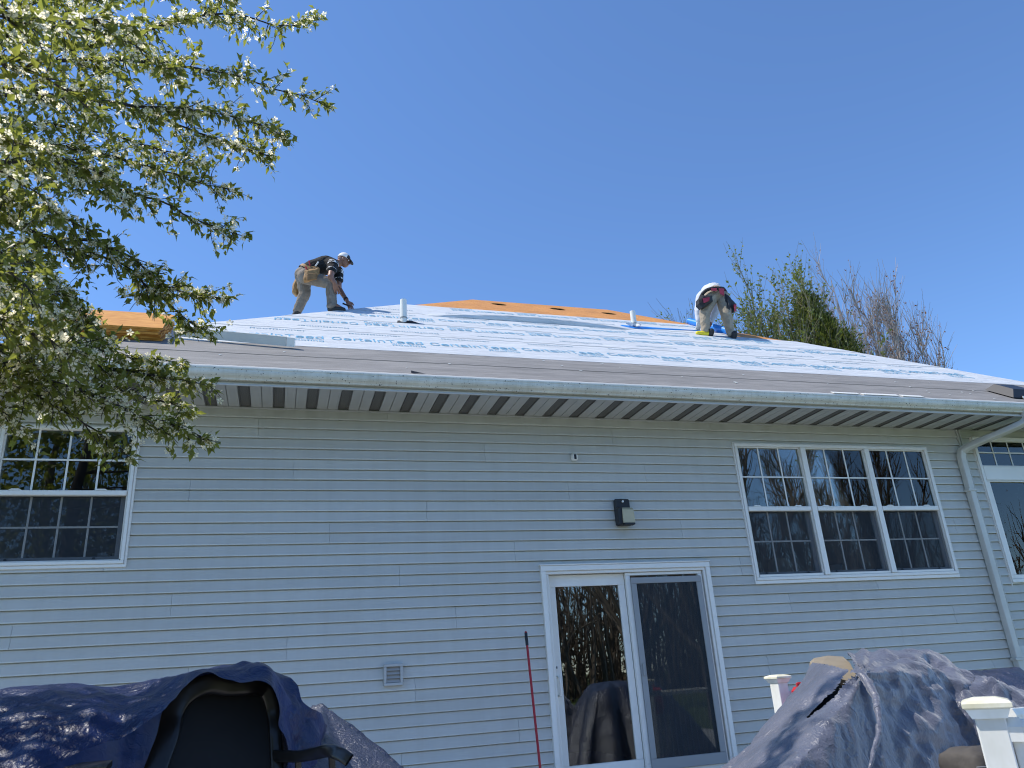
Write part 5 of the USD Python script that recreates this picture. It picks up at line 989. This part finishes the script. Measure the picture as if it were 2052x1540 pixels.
# --- trees behind the house
def vase_tree(name, label, base, height, spread, n_stem, r, bark, leafm, n_sub, leaf_n, leaf_size, up=0.10, tw=(0.5, 1.6), cat_='tree', rtop=0.012, group=None):
    t = thing(name, label, cat_, tuple(base), group); base = np.array(base, float)
    fork = base+np.array([0, 0, height*0.16]); obj('trunk', tube1(resample([base, fork*0.5+base*0.5+[0.05, 0, 0], fork], 10), np.linspace(height*0.020, height*0.014, 10), 12), bark, t, smooth=60)
    SP, SR, BPs, BR, TP, TR_, tips, tdir = [], [], [], [], [], [], [], []
    for k in range(n_stem):
        a = 2*np.pi*k/n_stem+r.uniform(-0.3, 0.3); rad = spread*np.sqrt(r.uniform(0.05, 1)); top = fork+np.array([np.cos(a)*rad, np.sin(a)*rad, (height*0.84)*(1-0.42*(rad/spread)**2)*r.uniform(0.86, 1.0)])
        mid = fork*0.5+top*0.5+np.array([np.cos(a), np.sin(a), 0])*rad*0.10-[0, 0, height*0.04]
        S_ = resample([fork-[0, 0, 0.15], mid, top], 24); S_[2:] += np.cumsum(r.normal(size=(22, 3))*height*0.0022, 0); SP.append(S_); SR.append(np.linspace(height*0.0075, rtop*0.6, 24))
        T = np.gradient(S_, axis=0); T /= np.linalg.norm(T, axis=1, keepdims=True)
        for s_ in range(n_sub):
            i = int(r.uniform(5, 23)); out = unit(r, 1)[0]*[1, 1, 0.3]; d = T[i]*0.9+out*0.55+np.array([0, 0, 0.25]); ln = height*0.19*(1.1-0.7*i/24)*r.uniform(0.6, 1.2)
            b_ = grow(r, S_[i], d, ln, 0, 10, 0.10, up*0.6); BPs.append(b_); BR.append(np.linspace(height*0.0022*(1.2-i/30), rtop*0.45, 10))
            for u_ in range(13):
                j = int(r.uniform(1, 9)); d2 = (b_[j]-b_[j-1])/np.linalg.norm(b_[j]-b_[j-1])+unit(r, 1)[0]*0.65+np.array([0, 0, 0.3]); w_ = grow(r, b_[j], d2, r.uniform(*tw)*height/15, 0, 6, 0.10, up); TP.append(w_); TR_.append(np.linspace(rtop*0.55, rtop*0.25, 6))
                tips.append(w_); 
    for p_, q_ in zip(SP, SR): obj('limb', tubes(p_[None], q_[None], 7), bark, t, smooth=60)
    obj('branches', tubes(np.array(BPs), np.array(BR), 5), bark, t, smooth=60, kind='stuff'); obj('twigs', tubes(np.array(TP), np.array(TR_), 3), bark, t, kind='stuff')
    tips = np.array(tips)
    if leaf_n:
        k = r.integers(0, len(tips), leaf_n); j = r.integers(1, 6, leaf_n); f_ = r.random(leaf_n)[:, None]; Pp = tips[k, j-1]*(1-f_)+tips[k, j]*f_
        obj('leaf_clusters', leaves(Pp, unit(r, leaf_n)+[0, 0, 0.5], unit(r, leaf_n), r.uniform(*leaf_size, leaf_n), r.uniform(*leaf_size, leaf_n)*0.6), leafm, t, kind='stuff')
    return t
def gp_(px, py, y): p = at_y(px, py, y); return (p[0], y, ZG), p[2]-ZG
b1_, h1_ = gp_(1540, 502, 20.5)
vase_tree('budding_tree', 'budding tree with small fresh green leaves right behind the bent worker', b1_, h1_, 2.5, 20, np.random.default_rng(3), 'bark_olive', 'bud_leaf', 13, 24000, (0.07, 0.15), rtop=0.015, group='trees beyond the roof')
b2_, h2_ = gp_(1688, 528, 22.5)
vase_tree('bare_tree', 'grey bare branched tree with reddish buds at right behind roof', b2_, h2_, 2.6, 26, np.random.default_rng(4), 'bark_grey', 'red_bud', 16, 5200, (0.06, 0.13), rtop=0.019, group='trees beyond the roof')
b3_, h3_ = gp_(1390, 588, 20.5)
vase_tree('budding_tree', 'small budding treetop just left of the bent worker', b3_, h3_, 1.1, 12, np.random.default_rng(5), 'bark_brown', 'bud_leaf', 12, 5000, (0.06, 0.13), rtop=0.016, group='trees beyond the roof')
b4_, h4_ = gp_(1768, 650, 22.5)
vase_tree('bare_tree', 'low twiggy treetop with orange buds at the far right', b4_, h4_, 1.7, 10, np.random.default_rng(6), 'bark_grey', 'red_bud', 9, 2600, (0.06, 0.13), rtop=0.017, group='trees beyond the roof')
# conifer of two tops
cr = np.random.default_rng(8)
con = thing('conifer', 'dark bushy conifer between budding tree and bare tree', 'tree', (at_y(1630, 600, 19.6)[0], 19.6, ZG))
tops = [(at_y(1614, 600, 19.6), 1.2), (at_y(1650, 645, 19.2), 0.95), (at_y(1684, 676, 19.0), 0.65)]
LP, LD = [], []
for tp, w_ in tops:
    hgt = tp[2]-ZG; obj('trunk', tube1([[tp[0], tp[1], ZG], [tp[0], tp[1], tp[2]-0.1]], [0.16, 0.02], 8), 'bark_brown', con)
    nB = 520
    zz_ = cr.uniform(0, 1, nB)**1.3; a = cr.uniform(0, 2*np.pi, nB); R_ = w_*np.minimum(1, (zz_*hgt*0.36+0.12)/w_)*cr.uniform(0.75, 1.1, nB)
    for z_, aa, r_ in zip(zz_, a, R_):
        p0 = np.array([tp[0], tp[1], tp[2]-z_*hgt*0.75]); d = np.array([np.cos(aa), np.sin(aa), 0.55]); p1 = p0+d*r_
        m_ = 14; f_ = cr.uniform(0.35, 1, m_)[:, None]; LP.append(p0+(p1-p0)*f_+cr.normal(size=(m_, 3))*0.10); LD.append(np.tile(d, (m_, 1))+cr.normal(size=(m_, 3))*0.5+[0, 0, 0.5])
LP, LD = np.vstack(LP), np.vstack(LD)
obj('needles', leaves(LP, LD, unit(cr, len(LP)), cr.uniform(0.10, 0.24, len(LP)), cr.uniform(0.03, 0.07, len(LP))), 'conifer_leaf', con, kind='stuff')

# --- the yard behind the camera, seen only in the panes
yr = np.random.default_rng(12)
def yard_tree(name, label, x, y, h, spread, seed, bark='bark_brown'):
    return vase_tree(name, label, (x, y, ZG), h, spread, 10, np.random.default_rng(seed), bark, 'bud_leaf', 12, 500, (0.08, 0.16), rtop=0.03, group='bare trees across the lawn')
yard_tree('yard_tree', 'large bare tree across the lawn reflected in the triple window', 13.5, -9.0, 13.0, 5.0, 31)
for k, (x, y, h) in enumerate(((2.0, -22, 12), (15, -17, 15), (24, -14, 14), (-8, -24, 13), (31, -24, 15), (7, -29, 14))):
    yard_tree('yard_tree', ['bare tree on the lawn reflected left in the door glass', 'tall bare tree reflected in the middle of the triple window', 'bare tree reflected in the right transom panes', 'bare tree reflected in the left window', 'far bare tree reflected in the right casement', 'bare tree at the wood edge reflected in the door'][k], x, y, h, h*0.33, 40+k)
wp_, wr_ = [], []
for k in range(900):
    x, y = yr.uniform(-45, 60), yr.uniform(-46, -30); h = yr.uniform(6, 12.5); p = np.array([x, y, ZG]); wp_.append(grow(yr, p, np.array([yr.normal()*0.08, yr.normal()*0.08, 1]), h, 0, 6, 0.05)); wr_.append(np.linspace(0.16, 0.02, 6)*yr.uniform(0.5, 1.2))
    for _ in range(4): j = int(yr.uniform(1, 5)); wp_.append(grow(yr, wp_[-1][j] if False else p+[0, 0, h*yr.uniform(0.25, 0.8)], unit(yr, 1)[0]*[1, 1, 0.4]+[0, 0, 0.7], h*0.3, 0, 6, 0.12, 0.06)); wr_.append(np.linspace(0.05, 0.01, 6))
nb = 34000; pb = np.stack([yr.uniform(-45, 60, nb), yr.uniform(-46, -31, nb), ZG+np.abs(yr.normal(size=nb))*4.2], 1)
bl_ = leaves(pb, unit(yr, nb)+[0, 0, 0.6], unit(yr, nb), yr.uniform(0.3, 0.9, nb), yr.uniform(0.06, 0.2, nb))
wd = thing('woodland', 'brown leafless woodland across the lawn reflected in the panes', 'woodland', (0, -38, ZG), kind='stuff')
obj('trunks', tubes(np.array(wp_), np.array(wr_), 4), 'bark_brown', wd, kind='stuff'); obj('brush', bl_, 'brush_leaf', wd, kind='stuff')

er = np.random.default_rng(77)
ev = thing('yard_evergreen', 'broad dark leafy tree behind the viewer reflected in the left window', 'tree', (-6.5, -10.0, ZG))
obj('trunk', tube1([[-6.5, -10, ZG], [-6.5, -10, 8.0]], [0.3, 0.06], 10), 'bark_brown', ev, smooth=60)
nE = 15000; a = er.uniform(0, 2*np.pi, nE); z_ = er.uniform(0.05, 1, nE); R_ = 5.2*np.sqrt(np.sin(np.pi*np.clip(z_*0.85+0.12, 0, 1)))*np.sqrt(er.uniform(0.15, 1, nE))*(0.75+0.5*meshkit.noise(np.stack([np.cos(a)*3, np.sin(a)*3, z_*7], 1), 3))
EP = np.stack([-6.5+np.cos(a)*R_, -10+np.sin(a)*R_, ZG+0.5+z_*11.5], 1)
obj('foliage', leaves(EP, unit(er, nE), unit(er, nE), er.uniform(0.12, 0.34, nE), er.uniform(0.08, 0.2, nE)), 'crab_leaf', ev, kind='stuff')
